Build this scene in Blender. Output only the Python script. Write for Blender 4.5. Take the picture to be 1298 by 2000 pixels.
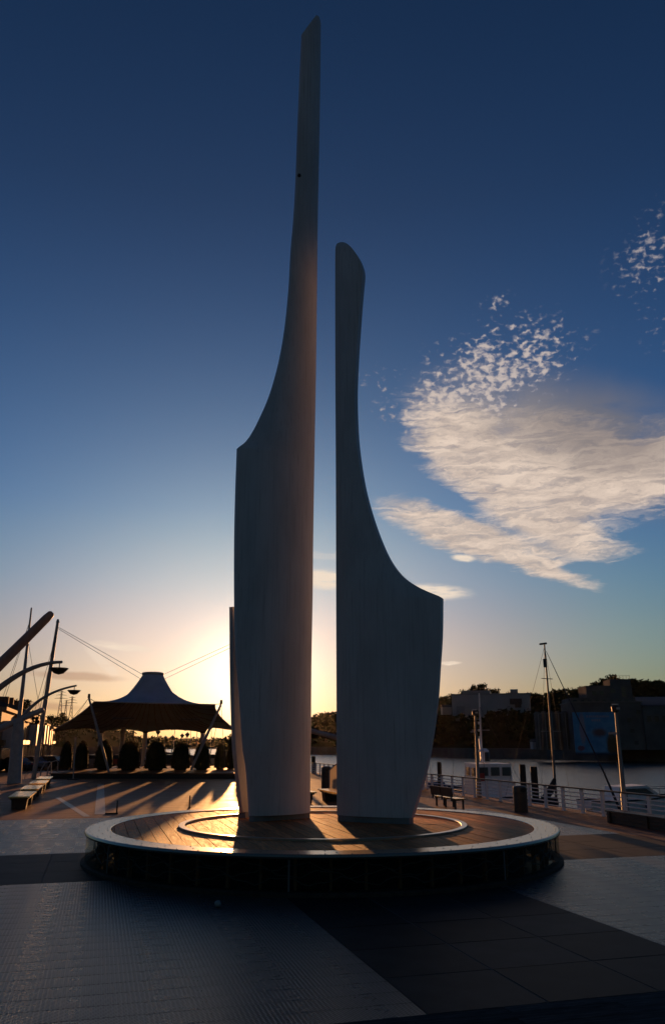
import bpy, bmesh, math, random
from mathutils import Vector, Matrix, noise
R = math.radians
for o in list(bpy.data.objects):
    bpy.data.objects.remove(o)
sc = bpy.context.scene
col = sc.collection
rnd = random.Random(7)

# ------------------------------------------------------------------ camera
EYE = 3.0
FPX = 1522.0
PITCH = math.atan(450 / FPX)
CP, SP = math.cos(PITCH), math.sin(PITCH)
cd = bpy.data.cameras.new('camera')
cam = bpy.data.objects.new('camera', cd)
col.objects.link(cam)
cam.location = (0, 0, EYE)
cam.rotation_euler = (math.pi / 2 + PITCH, 0, 0)
cd.sensor_width = 36
cd.lens = FPX / 2000 * 36
cd.clip_start = .1
cd.clip_end = 9000
sc.camera = cam

# ------------------------------------------------------------------ sky and sun
SUN_AZ, SUN_EL = -5.84, 4.1                    # degrees from +Y (towards +X), above the horizon
SKY_STRENGTH = .1
SUN_STRENGTH = 5.0
EXPOSURE = 0.0
HAZE = .000006


def pix_dir(px, py):
    u, v = px - 649, py - 1000
    return Vector((u, FPX * CP + v * SP, FPX * SP - v * CP))


def azel(px, py):
    d = pix_dir(px, py).normalized()
    return math.atan2(d.x, d.y), math.asin(d.z)


class NT:
    """tiny helper for building node trees"""
    def __init__(s, tree):
        s.t = tree

    def new(s, kind, **kw):
        n = s.t.nodes.new(kind)
        for k, v in kw.items():
            setattr(n, k, v)
        return n

    def link(s, a, b):
        s.t.links.new(a, b)

    def setin(s, node, i, v):
        if hasattr(v, 'is_linked'):
            s.link(v, node.inputs[i])
        elif v is not None:
            node.inputs[i].default_value = v

    def math(s, op, a, b=None, c=None, clamp=False):
        n = s.new('ShaderNodeMath', operation=op, use_clamp=clamp)
        s.setin(n, 0, a); s.setin(n, 1, b); s.setin(n, 2, c)
        return n.outputs[0]

    def vmath(s, op, a, b=None, out=0):
        n = s.new('ShaderNodeVectorMath', operation=op)
        s.setin(n, 0, a); s.setin(n, 1, b)
        return n.outputs[out]

    def mix(s, fac, a, b, mode='MIX'):
        n = s.new('ShaderNodeMix', data_type='RGBA', blend_type=mode)
        s.setin(n, 0, fac); s.setin(n, 6, a); s.setin(n, 7, b)
        return n.outputs[2]

    def noise(s, vec, scale, detail=3, rough=.5, dist=0, out='Fac'):
        n = s.new('ShaderNodeTexNoise')
        s.setin(n, 'Vector', vec)
        n.inputs['Scale'].default_value = scale
        n.inputs['Detail'].default_value = detail
        n.inputs['Roughness'].default_value = rough
        n.inputs['Distortion'].default_value = dist
        return n.outputs[out]

    def mapping(s, vec, loc=(0, 0, 0), rot=(0, 0, 0), scale=(1, 1, 1), kind='POINT'):
        n = s.new('ShaderNodeMapping', vector_type=kind)
        s.setin(n, 0, vec)
        n.inputs['Location'].default_value = loc
        n.inputs['Rotation'].default_value = rot
        n.inputs['Scale'].default_value = scale
        return n.outputs[0]

    def smooth(s, v, a, b, lo=0, hi=1):
        n = s.new('ShaderNodeMapRange', interpolation_type='SMOOTHSTEP')
        s.setin(n, 0, v)
        for i, x in enumerate((a, b, lo, hi)):
            n.inputs[1 + i].default_value = x
        return n.outputs[0]

    def ramp(s, v, stops):
        n = s.new('ShaderNodeValToRGB')
        s.setin(n, 0, v)
        e = n.color_ramp.elements
        while len(e) < len(stops):
            e.new(.5)
        for el, (p, c) in zip(e, stops):
            el.position = p
            el.color = tuple(c) + (1,) if len(c) == 3 else c
        return n.outputs[0]


def build_world():
    w = bpy.data.worlds.new('World')
    sc.world = w
    w.use_nodes = True
    T = NT(w.node_tree)
    bg = w.node_tree.nodes['Background']
    sky = T.new('ShaderNodeTexSky', sky_type='NISHITA', sun_disc=False)
    sky.sun_elevation = R(SUN_EL)
    sky.sun_rotation = R(SUN_AZ)
    sky.air_density, sky.dust_density, sky.ozone_density = 1.2, 2.0, 4.0
    tc = T.new('ShaderNodeTexCoord')
    d = tc.outputs['Generated']
    sep = T.new('ShaderNodeSeparateXYZ')
    T.link(d, sep.inputs[0])
    x, y, z = sep.outputs
    el = T.math('ARCSINE', z)
    az = T.math('ARCTAN2', x, y)
    # white balance of the evening exposure, deeper overhead
    wb = T.ramp(T.smooth(z, -.02, 1.0), [(0, (.92, 1.25, 1.55)), (.058, (.90, 1.24, 1.50)), (.11, (.76, 1.18, 1.56)), (.213, (.58, .97, 1.52)),
                                        (.383, (.52, .82, 1.22)), (.68, (.42, .56, .77)), (1, (.31, .42, .55))])
    base = T.mix(1, sky.outputs[0], wb, 'MULTIPLY')
    # the bright end rolls off as it does on the sensor
    base = T.vmath('DIVIDE', base, T.vmath('ADD', T.vmath('MULTIPLY', base, (.035, .035, .035)), (1, 1, 1)))
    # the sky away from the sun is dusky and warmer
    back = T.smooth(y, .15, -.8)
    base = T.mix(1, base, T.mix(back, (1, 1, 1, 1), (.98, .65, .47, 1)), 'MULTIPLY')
    # aureole of the low sun in the dusty air
    sd_ = Vector((math.sin(R(SUN_AZ)) * math.cos(R(SUN_EL)), math.cos(R(SUN_AZ)) * math.cos(R(SUN_EL)), math.sin(R(SUN_EL))))
    one = T.math('SUBTRACT', 1.0, T.vmath('DOT_PRODUCT', d, tuple(sd_), out=1))
    base = T.mix(1, base, T.mix(T.math('MULTIPLY', T.smooth(one, .12, .03), T.smooth(z, .30, .12)), (1, 1, 1, 1), (1.0, .83, 1.0, 1)), 'MULTIPLY')
    g1 = T.math('MULTIPLY', T.math('EXPONENT', T.math('MULTIPLY', one, -520)), 12.0)
    g2 = T.math('MULTIPLY', T.math('EXPONENT', T.math('MULTIPLY', one, -50)), .9)
    gl = T.vmath('ADD', T.vmath('MULTIPLY', T.mix(0, (1, .76, .48, 1), (0, 0, 0, 1)), T.vmath('MULTIPLY', (1, 1, 1), g1)),
                 T.vmath('MULTIPLY', T.mix(0, (1, .78, .50, 1), (0, 0, 0, 1)), T.vmath('MULTIPLY', (1, 1, 1), g2)))
    base = T.vmath('ADD', base, gl)
    # clouds, laid out by direction in the sky
    ae = T.new('ShaderNodeCombineXYZ')
    T.link(az, ae.inputs[0]); T.link(el, ae.inputs[1])
    ae = ae.outputs[0]
    def wobble(scale, amp, stretch=(1, 1, 1), rot=0):
        c = T.noise(T.mapping(ae, rot=(0, 0, R(rot)), scale=stretch), scale, 5, .62, out='Color')
        c = T.vmath('SUBTRACT', c, (.5, .5, .5))
        return T.vmath('ADD', ae, T.vmath('MULTIPLY', c, (amp, amp * .55, 0)))
    aw = wobble(12, .085, (1, 3.0, 1), 10)
    az2 = wobble(30, .012)
    aw2 = wobble(16, .05, (1, 4, 1), 18)
    def blob(px, py, rx, ry, rot=0, vec=aw, soft=(1.3, .5)):
        a, e = azel(px, py)
        k = 1 / FPX
        cosx = pix_dir(px, py).length / FPX
        m = T.mapping(vec, (a, e, 0), (0, 0, R(-rot)), (rx * k / cosx / max(.55, math.cos(e)), ry * k / cosx, 1), 'TEXTURE')
        return T.smooth(T.vmath('LENGTH', m, out=1), *soft)
    def mx(*v):
        r = v[0]
        for q in v[1:]:
            r = T.math('MAXIMUM', r, q)
        return r
    def mul(*v):
        r = v[0]
        for q in v[1:]:
            r = T.math('MULTIPLY', r, q)
        return r
    # feathery streaks running slightly down to the right
    st = T.noise(T.mapping(aw, rot=(0, 0, R(13)), scale=(1, 6.5, 1)), 22, 5, .60, .4)
    st2 = T.noise(T.mapping(ae, rot=(0, 0, R(22)), scale=(1, 3.2, 1)), 9, 5, .62, .6)
    main = mx(blob(945, 900, 180, 90, 40), blob(1045, 950, 170, 105, 20), blob(1215, 928, 210, 80, -8), blob(1050, 1035, 160, 55, 16), mul(blob(1120, 880, 190, 70, 18), .8))
    lobe = mx(blob(905, 1040, 168, 44, 20, aw2), blob(1000, 1085, 160, 24, 24, aw2))
    gap = blob(925, 1000, 140, 13, 28, az2, (1.8, .2))
    grey = blob(1130, 860, 290, 120, 20, wobble(9, .05), (1.35, .2))
    dens = T.math('SUBTRACT', mx(main, lobe), mul(gap, .5))
    body = T.smooth(T.math('ADD', T.math('MULTIPLY', dens, 1.05), T.math('MULTIPLY', T.math('SUBTRACT', st, .5), 1.35)), .02, 1.15)
    body = mul(body, T.smooth(dens, .0, .22))
    veil = mul(grey, T.smooth(st2, .05, .6), .86)
    # ripples of small puffs
    pw = wobble(60, .016)
    p1 = T.noise(T.mapping(pw, rot=(0, 0, R(12)), scale=(1, 1.55, 1)), 104, 2, .45)
    p2 = T.noise(ae, 17, 3, .6)
    pm = mx(blob(890, 795, 170, 80, 5, az2, (1.5, .3)), blob(975, 710, 160, 90, -8, az2, (1.5, .3)), mul(blob(970, 590, 40, 22, 0, az2, (1.6, .1)), .7),
            mul(blob(760, 745, 85, 40, 0, az2, (1.5, .1)), .72), mul(blob(1275, 540, 85, 150, 0, az2, (1.6, .1)), .55))
    pv = T.math('ADD', T.math('ADD', p1, mul(T.math('SUBTRACT', p2, .5), .75)), mul(T.math('SUBTRACT', pm, 1.0), .30))
    puffs = mul(T.smooth(pv, .37, .60), T.smooth(pm, .02, .75), .84)
    pshade = T.smooth(pv, .45, .70)
    fine = T.noise(T.mapping(ae, rot=(0, 0, R(5)), scale=(1, 6, 1)), 20, 5, .6)
    thin = mx(blob(632, 1131, 60, 20, 6, az2), blob(840, 1156, 75, 15, 4, az2), blob(878, 1295, 22, 4, 2, az2),
              blob(905, 1090, 24, 7, 5, az2), mul(blob(238, 1263, 60, 7, 5, az2), .95),
              mul(blob(200, 1292, 50, 10, 40, az2), .45), mul(blob(630, 1085, 70, 8, 3, az2), .25))
    thin = mul(thin, T.smooth(fine, .25, .55))
    dark = mx(blob(150, 1321, 85, 9, 2, az2), blob(50, 1376, 110, 9, 3, az2), mul(blob(330, 1410, 200, 6, 0, az2), .4))
    bright = T.mix(T.smooth(T.math('ADD', mul(st, .6), mul(st2, .4)), .34, .66), (.50, .40, .34, 1), (.82, .66, .54, 1))
    bright = T.mix(mul(blob(1150, 830, 230, 90, 18, wobble(9, .05), (1.5, .2)), .8), bright, (.25, .21, .20, 1))
    ccol = T.vmath('MULTIPLY', bright, (10, 10, 10))                   # the background strength is a tenth
    pcol = T.vmath('MULTIPLY', T.mix(pshade, (.24, .24, .30, 1), (.62, .52, .47, 1)), (10, 10, 10))
    out = T.mix(veil, base, T.mix(T.smooth(az, .36, .16), (2.0, 1.8, 1.8, 1), (4.2, 3.5, 3.0, 1)))
    out = T.mix(puffs, out, pcol)
    out = T.mix(mul(body, .95), out, ccol)
    out = T.mix(mul(thin, .95), out, (8.6, 7.2, 5.8, 1))
    out = T.mix(mul(dark, .55), out, (4.2, 2.4, 1.6, 1))
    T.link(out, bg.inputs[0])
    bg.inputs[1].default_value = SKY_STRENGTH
    w.cycles.sampling_method = 'MANUAL'
    w.cycles.sample_map_resolution = 512


build_world()
sd = bpy.data.lights.new('sun', 'SUN')
sd.energy = SUN_STRENGTH
sd.angle = R(.53)
sd.color = (1, .45, .15)
sun = bpy.data.objects.new('sun', sd)
col.objects.link(sun)
sdir = Vector((math.sin(R(SUN_AZ)) * math.cos(R(SUN_EL)), math.cos(R(SUN_AZ)) * math.cos(R(SUN_EL)), math.sin(R(SUN_EL))))
sun.rotation_euler = sdir.to_track_quat('Z', 'Y').to_euler()
sun.location = (-30, 250, 40)
sc.view_settings.view_transform = 'Standard'
sc.view_settings.look = 'None'
sc.view_settings.exposure = EXPOSURE
sc.view_settings.gamma = 1
sc.view_settings.use_curve_mapping = False
sc.render.engine = 'CYCLES'
sc.cycles.use_denoising = True
sc.cycles.max_bounces = 6
sc.cycles.transparent_max_bounces = 12
sc.cycles.caustics_reflective = False
sc.cycles.caustics_refractive = False
sc.cycles.sample_clamp_indirect = 4


# ------------------------------------------------------------------ geometry helpers
def gp(px, py, z=0.0):
    """where the sight line through a point of the photograph meets the level z"""
    d = pix_dir(px, py)
    k = (z - EYE) / d.z
    return Vector((d.x * k, d.y * k, z))


def at(px, py, D):
    d = pix_dir(px, py)
    k = D / d.y
    return Vector((d.x * k, D, EYE + d.z * k))


GRID = R(16.03)                                  # the paving grid is turned from the view axis
AT = Vector((-math.sin(GRID), math.cos(GRID), 0))   # a: along the quay
BN = Vector((math.cos(GRID), math.sin(GRID), 0))    # b: towards the water


def AB(a, b, z=0.0):
    v = AT * a + BN * b
    v.z = z
    return v


def toAB(p):
    return p.dot(AT), p.dot(BN)


class MB:
    def __init__(s):
        s.v, s.f, s.sm = [], [], []

    def add(s, verts, faces, smooth=False):
        n = len(s.v)
        s.v += [tuple(v) for v in verts]
        s.f += [tuple(n + i for i in f) for f in faces]
        s.sm += [smooth] * len(faces)
        return s

    def box(s, c, size, rz=0, M=None, taper=1.0):
        hx, hy, hz = size[0] / 2, size[1] / 2, size[2] / 2
        vs = []
        for k in (-1, 1):
            t = taper if k > 0 else 1
            for i, j in ((-1, -1), (1, -1), (1, 1), (-1, 1)):
                vs.append(Vector((i * hx * t, j * hy * t, k * hz)))
        rot = Matrix.Rotation(rz, 3, 'Z') if M is None else M
        vs = [rot @ v + Vector(c) for v in vs]
        return s.add(vs, [(3, 2, 1, 0), (4, 5, 6, 7), (0, 1, 5, 4), (1, 2, 6, 5), (2, 3, 7, 6), (3, 0, 4, 7)])

    def tube(s, pts, rad, n=8, cap=True):
        pts = [Vector(p) for p in pts]
        if not hasattr(rad, '__len__'):
            rad = [rad] * len(pts)
        rings = []
        prev = None
        for i, p in enumerate(pts):
            d = (pts[min(i + 1, len(pts) - 1)] - pts[max(i - 1, 0)]).normalized()
            if prev is None:
                up = Vector((0, 0, 1)) if abs(d.z) < .9 else Vector((1, 0, 0))
                a = d.cross(up).normalized()
            else:
                a = (prev - d * prev.dot(d)).normalized()
            prev = a
            b = d.cross(a)
            rings.append([p + (a * math.cos(2 * math.pi * k / n) + b * math.sin(2 * math.pi * k / n)) * rad[i] for k in range(n)])
        vs = [v for r in rings for v in r]
        fs = []
        for i in range(len(pts) - 1):
            for k in range(n):
                fs.append((i * n + k, i * n + (k + 1) % n, (i + 1) * n + (k + 1) % n, (i + 1) * n + k))
        s.add(vs, fs, True)
        if cap:
            m = len(s.v) - len(vs)
            s.f += [tuple(m + k for k in range(n))[::-1], tuple(m + (len(pts) - 1) * n + k for k in range(n))]
            s.sm += [False, False]
        return s

    def lathe(s, prof, n=24, c=(0, 0, 0), sx=1, sy=1, smooth=True, cap=True, a0=0, a1=2 * math.pi):
        full = abs(a1 - a0 - 2 * math.pi) < 1e-6
        m = n if full else n + 1
        vs = []
        for r, z in prof:
            for k in range(m):
                t = a0 + (a1 - a0) * k / n
                vs.append((c[0] + r * math.cos(t) * sx, c[1] + r * math.sin(t) * sy, c[2] + z))
        fs = []
        for i in range(len(prof) - 1):
            for k in range(n):
                k2 = (k + 1) % m
                fs.append((i * m + k, i * m + k2, (i + 1) * m + k2, (i + 1) * m + k))
        base = len(s.v)
        s.add(vs, fs, smooth)
        if cap and full:
            if prof[0][0] > 1e-4:
                s.f.append(tuple(base + k for k in range(m))[::-1]); s.sm.append(False)
            if prof[-1][0] > 1e-4:
                s.f.append(tuple(base + (len(prof) - 1) * m + k for k in range(m))); s.sm.append(False)
        return s

    def prism(s, poly, z0, z1):
        n = len(poly)
        vs = [(p[0], p[1], z0) for p in poly] + [(p[0], p[1], z1) for p in poly]
        fs = [tuple(range(n))[::-1], tuple(range(n, 2 * n))] + [(i, (i + 1) % n, n + (i + 1) % n, n + i) for i in range(n)]
        return s.add(vs, fs)

    def profile(s, poly, x0, x1):
        """outline in (y, z) pushed along x"""
        n = len(poly)
        vs = [(x0, p[0], p[1]) for p in poly] + [(x1, p[0], p[1]) for p in poly]
        fs = [tuple(range(n)), tuple(range(n, 2 * n))[::-1]] + [(i, n + i, n + (i + 1) % n, (i + 1) % n) for i in range(n)]
        return s.add(vs, fs)

    def grid(s, rows, smooth=True, close=False):
        m = len(rows[0])
        vs = [p for r in rows for p in r]
        fs = []
        for i in range(len(rows) - 1):
            for k in range(m if close else m - 1):
                k2 = (k + 1) % m
                fs.append((i * m + k, i * m + k2, (i + 1) * m + k2, (i + 1) * m + k))
        return s.add(vs, fs, smooth)

    def mesh(s, name, mat, sharp=None, recalc=True):
        me = bpy.data.meshes.new(name)
        me.from_pydata(s.v, [], s.f)
        me.polygons.foreach_set('use_smooth', s.sm)
        if recalc:
            bm = bmesh.new(); bm.from_mesh(me)
            bmesh.ops.recalc_face_normals(bm, faces=bm.faces)
            bm.to_mesh(me); bm.free()
        if sharp:
            me.set_sharp_from_angle(angle=R(sharp))
        me.materials.append(mat)
        me.update()
        return me


def link(name, data, parent=None, loc=None, rz=None):
    o = bpy.data.objects.new(name, data)
    col.objects.link(o)
    if parent is not None:
        o.parent = parent
    if loc is not None:
        o.location = loc
    if rz is not None:
        o.rotation_euler = (0, 0, rz)
    return o


def part(name, mb, mat, parent, sharp=40, label=None, kind=None, recalc=True):
    o = link(name, mb.mesh(name, mat, sharp, recalc) if isinstance(mb, MB) else mb, parent)
    if label:
        o['label'] = label
    if kind:
        o['kind'] = kind
    return o


def tag(o, label, cat, group=None):
    o['label'] = label
    o['category'] = cat
    if group:
        o['group'] = group
    return o


def thing(name, label, cat, loc=(0, 0, 0), rz=0, group=None):
    return tag(link(name, None, None, loc, rz), label, cat, group)


def struct(name, mb, mat, parent=None, sharp=30, loc=None, rz=None):
    o = link(name, mb.mesh(name, mat, sharp), parent, loc, rz)
    o['kind'] = 'structure'
    return o


def dup(root, loc, rz=None, label=None, group=None, scale=None):
    def cp(o, par):
        c = o.copy()
        col.objects.link(c)
        c.parent = par
        for ch in o.children:
            cp(ch, c)
        return c
    r = cp(root, None)
    r.location = loc
    if rz is not None:
        r.rotation_euler = (0, 0, rz)
    if label:
        r['label'] = label
    if group:
        r['group'] = group
    if scale:
        r.scale = scale
    return r


# ------------------------------------------------------------------ materials
M = {}


def mat(name, color, rough=.5, metal=0, spec=.5, var=0.0, nscale=3, stretch=(1, 1, 1), bump=0, bscale=20, bdist=.01, coord='Object',
        rvar=0.0, objvar=0.0, emit=None):
    m = bpy.data.materials.new(name)
    m.use_nodes = True
    T = NT(m.node_tree)
    b = m.node_tree.nodes['Principled BSDF']
    b.inputs['Roughness'].default_value = rough
    b.inputs['Metallic'].default_value = metal
    b.inputs['Specular IOR Level'].default_value = spec
    tc = T.new('ShaderNodeTexCoord')
    vec = T.mapping(tc.outputs[coord], scale=stretch)
    c = tuple(color) + (1,)
    out = c
    if var:
        n = T.noise(vec, nscale, 5, .6)
        lo = tuple(x * (1 - var) for x in color) + (1,)
        hi = tuple(min(1, x * (1 + var)) for x in color) + (1,)
        out = T.mix(T.smooth(n, .3, .7), lo, hi)
        if rvar:
            T.link(T.smooth(n, .3, .7, rough - rvar, rough + rvar), b.inputs['Roughness'])
    if objvar:
        oi = T.new('ShaderNodeObjectInfo')
        f = T.smooth(oi.outputs['Random'], 0, 1, 1 - objvar, 1 + objvar)
        cc = T.new('ShaderNodeCombineXYZ')
        for i in range(3):
            T.link(f, cc.inputs[i])
        out = T.mix(1, out, cc.outputs[0], 'MULTIPLY')
    T.setin(b, 'Base Color', out)
    if bump:
        bn = T.new('ShaderNodeBump')
        bn.inputs['Strength'].default_value = bump
        bn.inputs['Distance'].default_value = bdist
        T.link(T.noise(vec, bscale, 4, .6), bn.inputs['Height'])
        T.link(bn.outputs[0], b.inputs['Normal'])
    if emit:
        b.inputs['Emission Color'].default_value = tuple(emit[:3]) + (1,)
        b.inputs['Emission Strength'].default_value = emit[3]
    M[name] = m
    return m


mat('blade_white', (.56, .54, .515), .55, spec=.3, bump=.10, bscale=6, bdist=.01, stretch=(2.4, 2.4, .14))
mat('plinth_steel', (.22, .22, .22), .5, var=.1, nscale=3)
mat('rim_metal', (.36, .30, .225), .27, metal=.9)
mat('rivet', (.16, .15, .14), .4, metal=.7)
mat('ring_metal', (.48, .42, .34), .30, metal=.9, var=.1, nscale=5)
mat('wood', (.50, .20, .080), .62, spec=.10, var=.4, nscale=3, stretch=(7, .7, 7), bump=.9, bscale=11, bdist=.012, objvar=.30, rvar=.08)
mat('dark_core', (.012, .012, .012), .8)
mat('rust', (.30, .13, .06), .7, var=.3)
mat('kerb_stone', (.055, .045, .038), .8, spec=.1, var=.3, nscale=6, bump=.3)
mat('dark_tile', (.030, .027, .028), .6, spec=.07, var=.25, nscale=1.5, objvar=.22)
mat('edge_board', (.085, .072, .068), .6, spec=0, var=.35, nscale=3, stretch=(.8, 8, 8), bump=.4, bscale=8, objvar=.25)
mat('white_paint', (.50, .50, .49), .5, var=.08, nscale=4)
mat('rail_white', (.80, .80, .79), .5, var=.06)
mat('boat_white', (.85, .85, .86), .4, var=.06)
mat('lamp_white', (.20, .20, .195), .55, var=.1)
mat('dirty_white', (.36, .355, .345), .55, var=.15, nscale=3)
mat('grey_paint', (.28, .28, .29), .45, var=.1)
mat('pole_grey', (.26, .26, .26), .5, var=.1)
mat('mast_grey', (.15, .145, .14), .6, spec=.3)
mat('dark_metal', (.03, .03, .032), .45, metal=.3)
mat('cable', (.10, .09, .085), .7, spec=.1)
mat('black_rubber', (.012, .012, .012), .7)
mat('boom_wood', (.36, .24, .19), .42, var=.15, stretch=(3, 3, .5))
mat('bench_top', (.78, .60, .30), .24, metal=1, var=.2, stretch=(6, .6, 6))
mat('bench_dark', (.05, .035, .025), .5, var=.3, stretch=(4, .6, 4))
mat('pile', (.022, .018, .015), .8, var=.4, nscale=2, bump=.5)
mat('rail_cap', (.05, .035, .028), .5, var=.3)
mat('asphalt', (.045, .043, .042), .95, spec=0, var=.2, nscale=.3)
mat('concrete', (.22, .21, .20), .8, spec=0, var=.2, nscale=.4, bump=.2, bscale=3)
mat('shed_white', (.44, .44, .45), .8, spec=0, var=.12, nscale=.15)
mat('silo', (.15, .145, .14), .85, spec=0, var=.25, nscale=.2)
mat('roof_dark', (.04, .04, .045), .7)
mat('leaf_dark', (.026, .032, .012), .8, spec=0, var=.4, nscale=.6)
mat('leaf_topiary', (.024, .026, .010), .7, spec=.12, var=.4, nscale=5)
mat('bark', (.06, .045, .035), .85, var=.3)
mat('hill', (.030, .034, .015), 1.0, spec=0, var=.4, nscale=.05)
mat('quay_wall', (.10, .095, .09), .85, var=.3, nscale=.3)
mat('blue_hull', (.03, .05, .10), .3)
mat('blue_cover', (.03, .05, .12), .6)
mat('sail_cover', (.012, .014, .022), .7, var=.3)
mat('red_paint', (.35, .03, .02), .5)
mat('orange_paint', (.5, .14, .04), .5)
mat('bin_metal', (.05, .048, .046), .45, metal=.3, var=.2)
mat('dark_glass', (.02, .022, .026), .08, spec=.6)
mat('facade_cream', (.30, .22, .14), .75, spec=.1, var=.2, nscale=.3)
mat('facade_ochre', (.25, .15, .07), .75, spec=.1, var=.2, nscale=.3)
mat('facade_brick', (.18, .08, .05), .8, spec=.1, var=.2, nscale=.5)
mat('facade_grey', (.20, .18, .16), .75, spec=.1, var=.2, nscale=.3)
mat('window_glass', (.05, .06, .07), .08, spec=.9)
mat('slate', (.05, .05, .06), .55, var=.2)
mat('stage_face', (.02, .02, .021), .7)
mat('pylon', (.14, .12, .10), .7)
mat('ball', (.3, .3, .29), .5)
mat('sea_lamp', (.7, .7, .65), .3)
mat('pale_band', (.42, .33, .24), .42, var=.3, nscale=4, bump=.2)
mat('lamp_glass', (.55, .55, .5), .15, spec=.6)


def build_special():
    # weathering of the blades: soft blotches, fine vertical streaks and a few darker drips
    m = M['blade_white']
    T = NT(m.node_tree)
    b = m.node_tree.nodes['Principled BSDF']
    o = T.new('ShaderNodeTexCoord').outputs['Object']
    blot = T.noise(T.mapping(o, scale=(1, 1, .35)), .9, 4, .6)
    fine = T.noise(T.mapping(o, scale=(14, 14, .22)), 1.6, 4, .65)
    drip = T.noise(T.mapping(o, scale=(7, 7, .12)), 2.3, 3, .6)
    c = T.mix(T.smooth(blot, .3, .7), (.57, .555, .54, 1), (.69, .675, .66, 1))
    c = T.mix(T.math('MULTIPLY', T.smooth(fine, .52, .68), .28), c, (.30, .285, .27, 1))
    c = T.mix(T.math('MULTIPLY', T.math('MULTIPLY', T.smooth(drip, .60, .70), T.smooth(blot, .4, .6)), .45), c, (.22, .205, .19, 1))
    T.link(c, b.inputs['Base Color'])
    T.link(T.smooth(fine, .4, .7, .48, .62), b.inputs['Roughness'])
    # ribbed non-slip boards: studs in rows, real relief too fine to model board by board
    m = mat('ribbed', (.060, .055, .053), .28, spec=.6, objvar=.12)
    T = NT(m.node_tree)
    b = m.node_tree.nodes['Principled BSDF']
    tc = T.new('ShaderNodeTexCoord')
    sep = T.new('ShaderNodeSeparateXYZ')
    T.link(tc.outputs['Object'], sep.inputs[0])
    wx = T.math('SINE', T.math('MULTIPLY', sep.outputs[0], 2 * math.pi / .0563))
    wy = T.math('SINE', T.math('MULTIPLY', sep.outputs[1], 2 * math.pi / .050))
    hgt = T.math('ADD', T.math('MULTIPLY', wx, .4), T.math('MULTIPLY', T.math('MULTIPLY', wx, wy), .7))
    bn = T.new('ShaderNodeBump')
    bn.inputs['Strength'].default_value = 1.0
    bn.inputs['Distance'].default_value = .0055
    T.link(hgt, bn.inputs['Height'])
    T.link(bn.outputs[0], b.inputs['Normal'])
    n = T.noise(tc.outputs['Object'], 1.3, 5, .6)
    T.link(T.smooth(n, .3, .7, .24, .36), b.inputs['Roughness'])

    # timber decking of the promenade: boards along b, drawn only where they are under a pixel wide
    def decking(name, colr, bw, bl, rough):
        m = mat(name, colr, rough)
        T = NT(m.node_tree)
        b = m.node_tree.nodes['Principled BSDF']
        tc = T.new('ShaderNodeTexCoord')
        br = T.new('ShaderNodeTexBrick')
        T.link(tc.outputs['Object'], br.inputs['Vector'])
        br.inputs['Scale'].default_value = 1
        br.inputs['Brick Width'].default_value = bl
        br.inputs['Row Height'].default_value = bw
        br.inputs['Mortar Size'].default_value = .012
        br.inputs['Color1'].default_value = tuple(x * .75 for x in colr) + (1,)
        br.inputs['Color2'].default_value = tuple(x * 1.3 for x in colr) + (1,)
        br.inputs['Mortar'].default_value = tuple(x * .25 for x in colr) + (1,)
        n = T.noise(T.mapping(tc.outputs['Object'], scale=(.15, 1, 1)), 2.2, 4, .6)
        c = T.mix(T.smooth(n, .3, .7, .15, .75), br.outputs['Color'], tuple(x * .6 for x in colr) + (1,))
        T.link(c, b.inputs['Base Color'])
        T.link(T.smooth(n, .3, .7, rough - .08, rough + .1), b.inputs['Roughness'])
        b.inputs['Specular IOR Level'].default_value = .12
        fine = T.noise(T.mapping(tc.outputs['Object'], scale=(.25, 1, 1)), 14, 3, .6)
        bn = T.new('ShaderNodeBump')
        bn.inputs['Strength'].default_value = .9
        bn.inputs['Distance'].default_value = .03
        T.link(T.math('SUBTRACT', T.math('ADD', n, fine), T.math('MULTIPLY', br.outputs['Fac'], .5)), bn.inputs['Height'])
        T.link(bn.outputs[0], b.inputs['Normal'])
    decking('promenade_timber', (.37, .165, .078), .28, 4.0, .52)
    decking('path_brick', (.24, .135, .10), .11, .22, .6)

    # river
    m = mat('river_water', (.04, .04, .036), .2, spec=.5)
    T = NT(m.node_tree)
    b = m.node_tree.nodes['Principled BSDF']
    tc = T.new('ShaderNodeTexCoord')
    n1 = T.noise(T.mapping(tc.outputs['Object'], scale=(1, 1.6, 1)), .9, 5, .6)
    n2 = T.noise(tc.outputs['Object'], .12, 3, .5)
    bn = T.new('ShaderNodeBump')
    bn.inputs['Strength'].default_value = 1.0
    bn.inputs['Distance'].default_value = .2
    T.link(T.math('ADD', n1, n2), bn.inputs['Height'])
    T.link(bn.outputs[0], b.inputs['Normal'])

    # tent fabrics: thin cloth that lets light through
    def cloth(name, colr, trans):
        m = bpy.data.materials.new(name)
        m.use_nodes = True
        T = NT(m.node_tree)
        for nd in list(m.node_tree.nodes):
            if nd.type == 'BSDF_PRINCIPLED':
                m.node_tree.nodes.remove(nd)
        o = next(nd for nd in m.node_tree.nodes if nd.type == 'OUTPUT_MATERIAL')
        tc = T.new('ShaderNodeTexCoord')
        n = T.noise(tc.outputs['Object'], .6, 4, .6)
        c = T.mix(T.smooth(n, .3, .7), tuple(x * .85 for x in colr) + (1,), tuple(colr) + (1,))
        d = T.new('ShaderNodeBsdfDiffuse'); T.link(c, d.inputs[0])
        t = T.new('ShaderNodeBsdfTranslucent'); T.link(c, t.inputs[0])
        mx = T.new('ShaderNodeMixShader'); mx.inputs[0].default_value = trans
        T.link(d.outputs[0], mx.inputs[1]); T.link(t.outputs[0], mx.inputs[2])
        T.link(mx.outputs[0], o.inputs[0])
        M[name] = m
    cloth('tent_white', (.60, .63, .70), .26)
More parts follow.
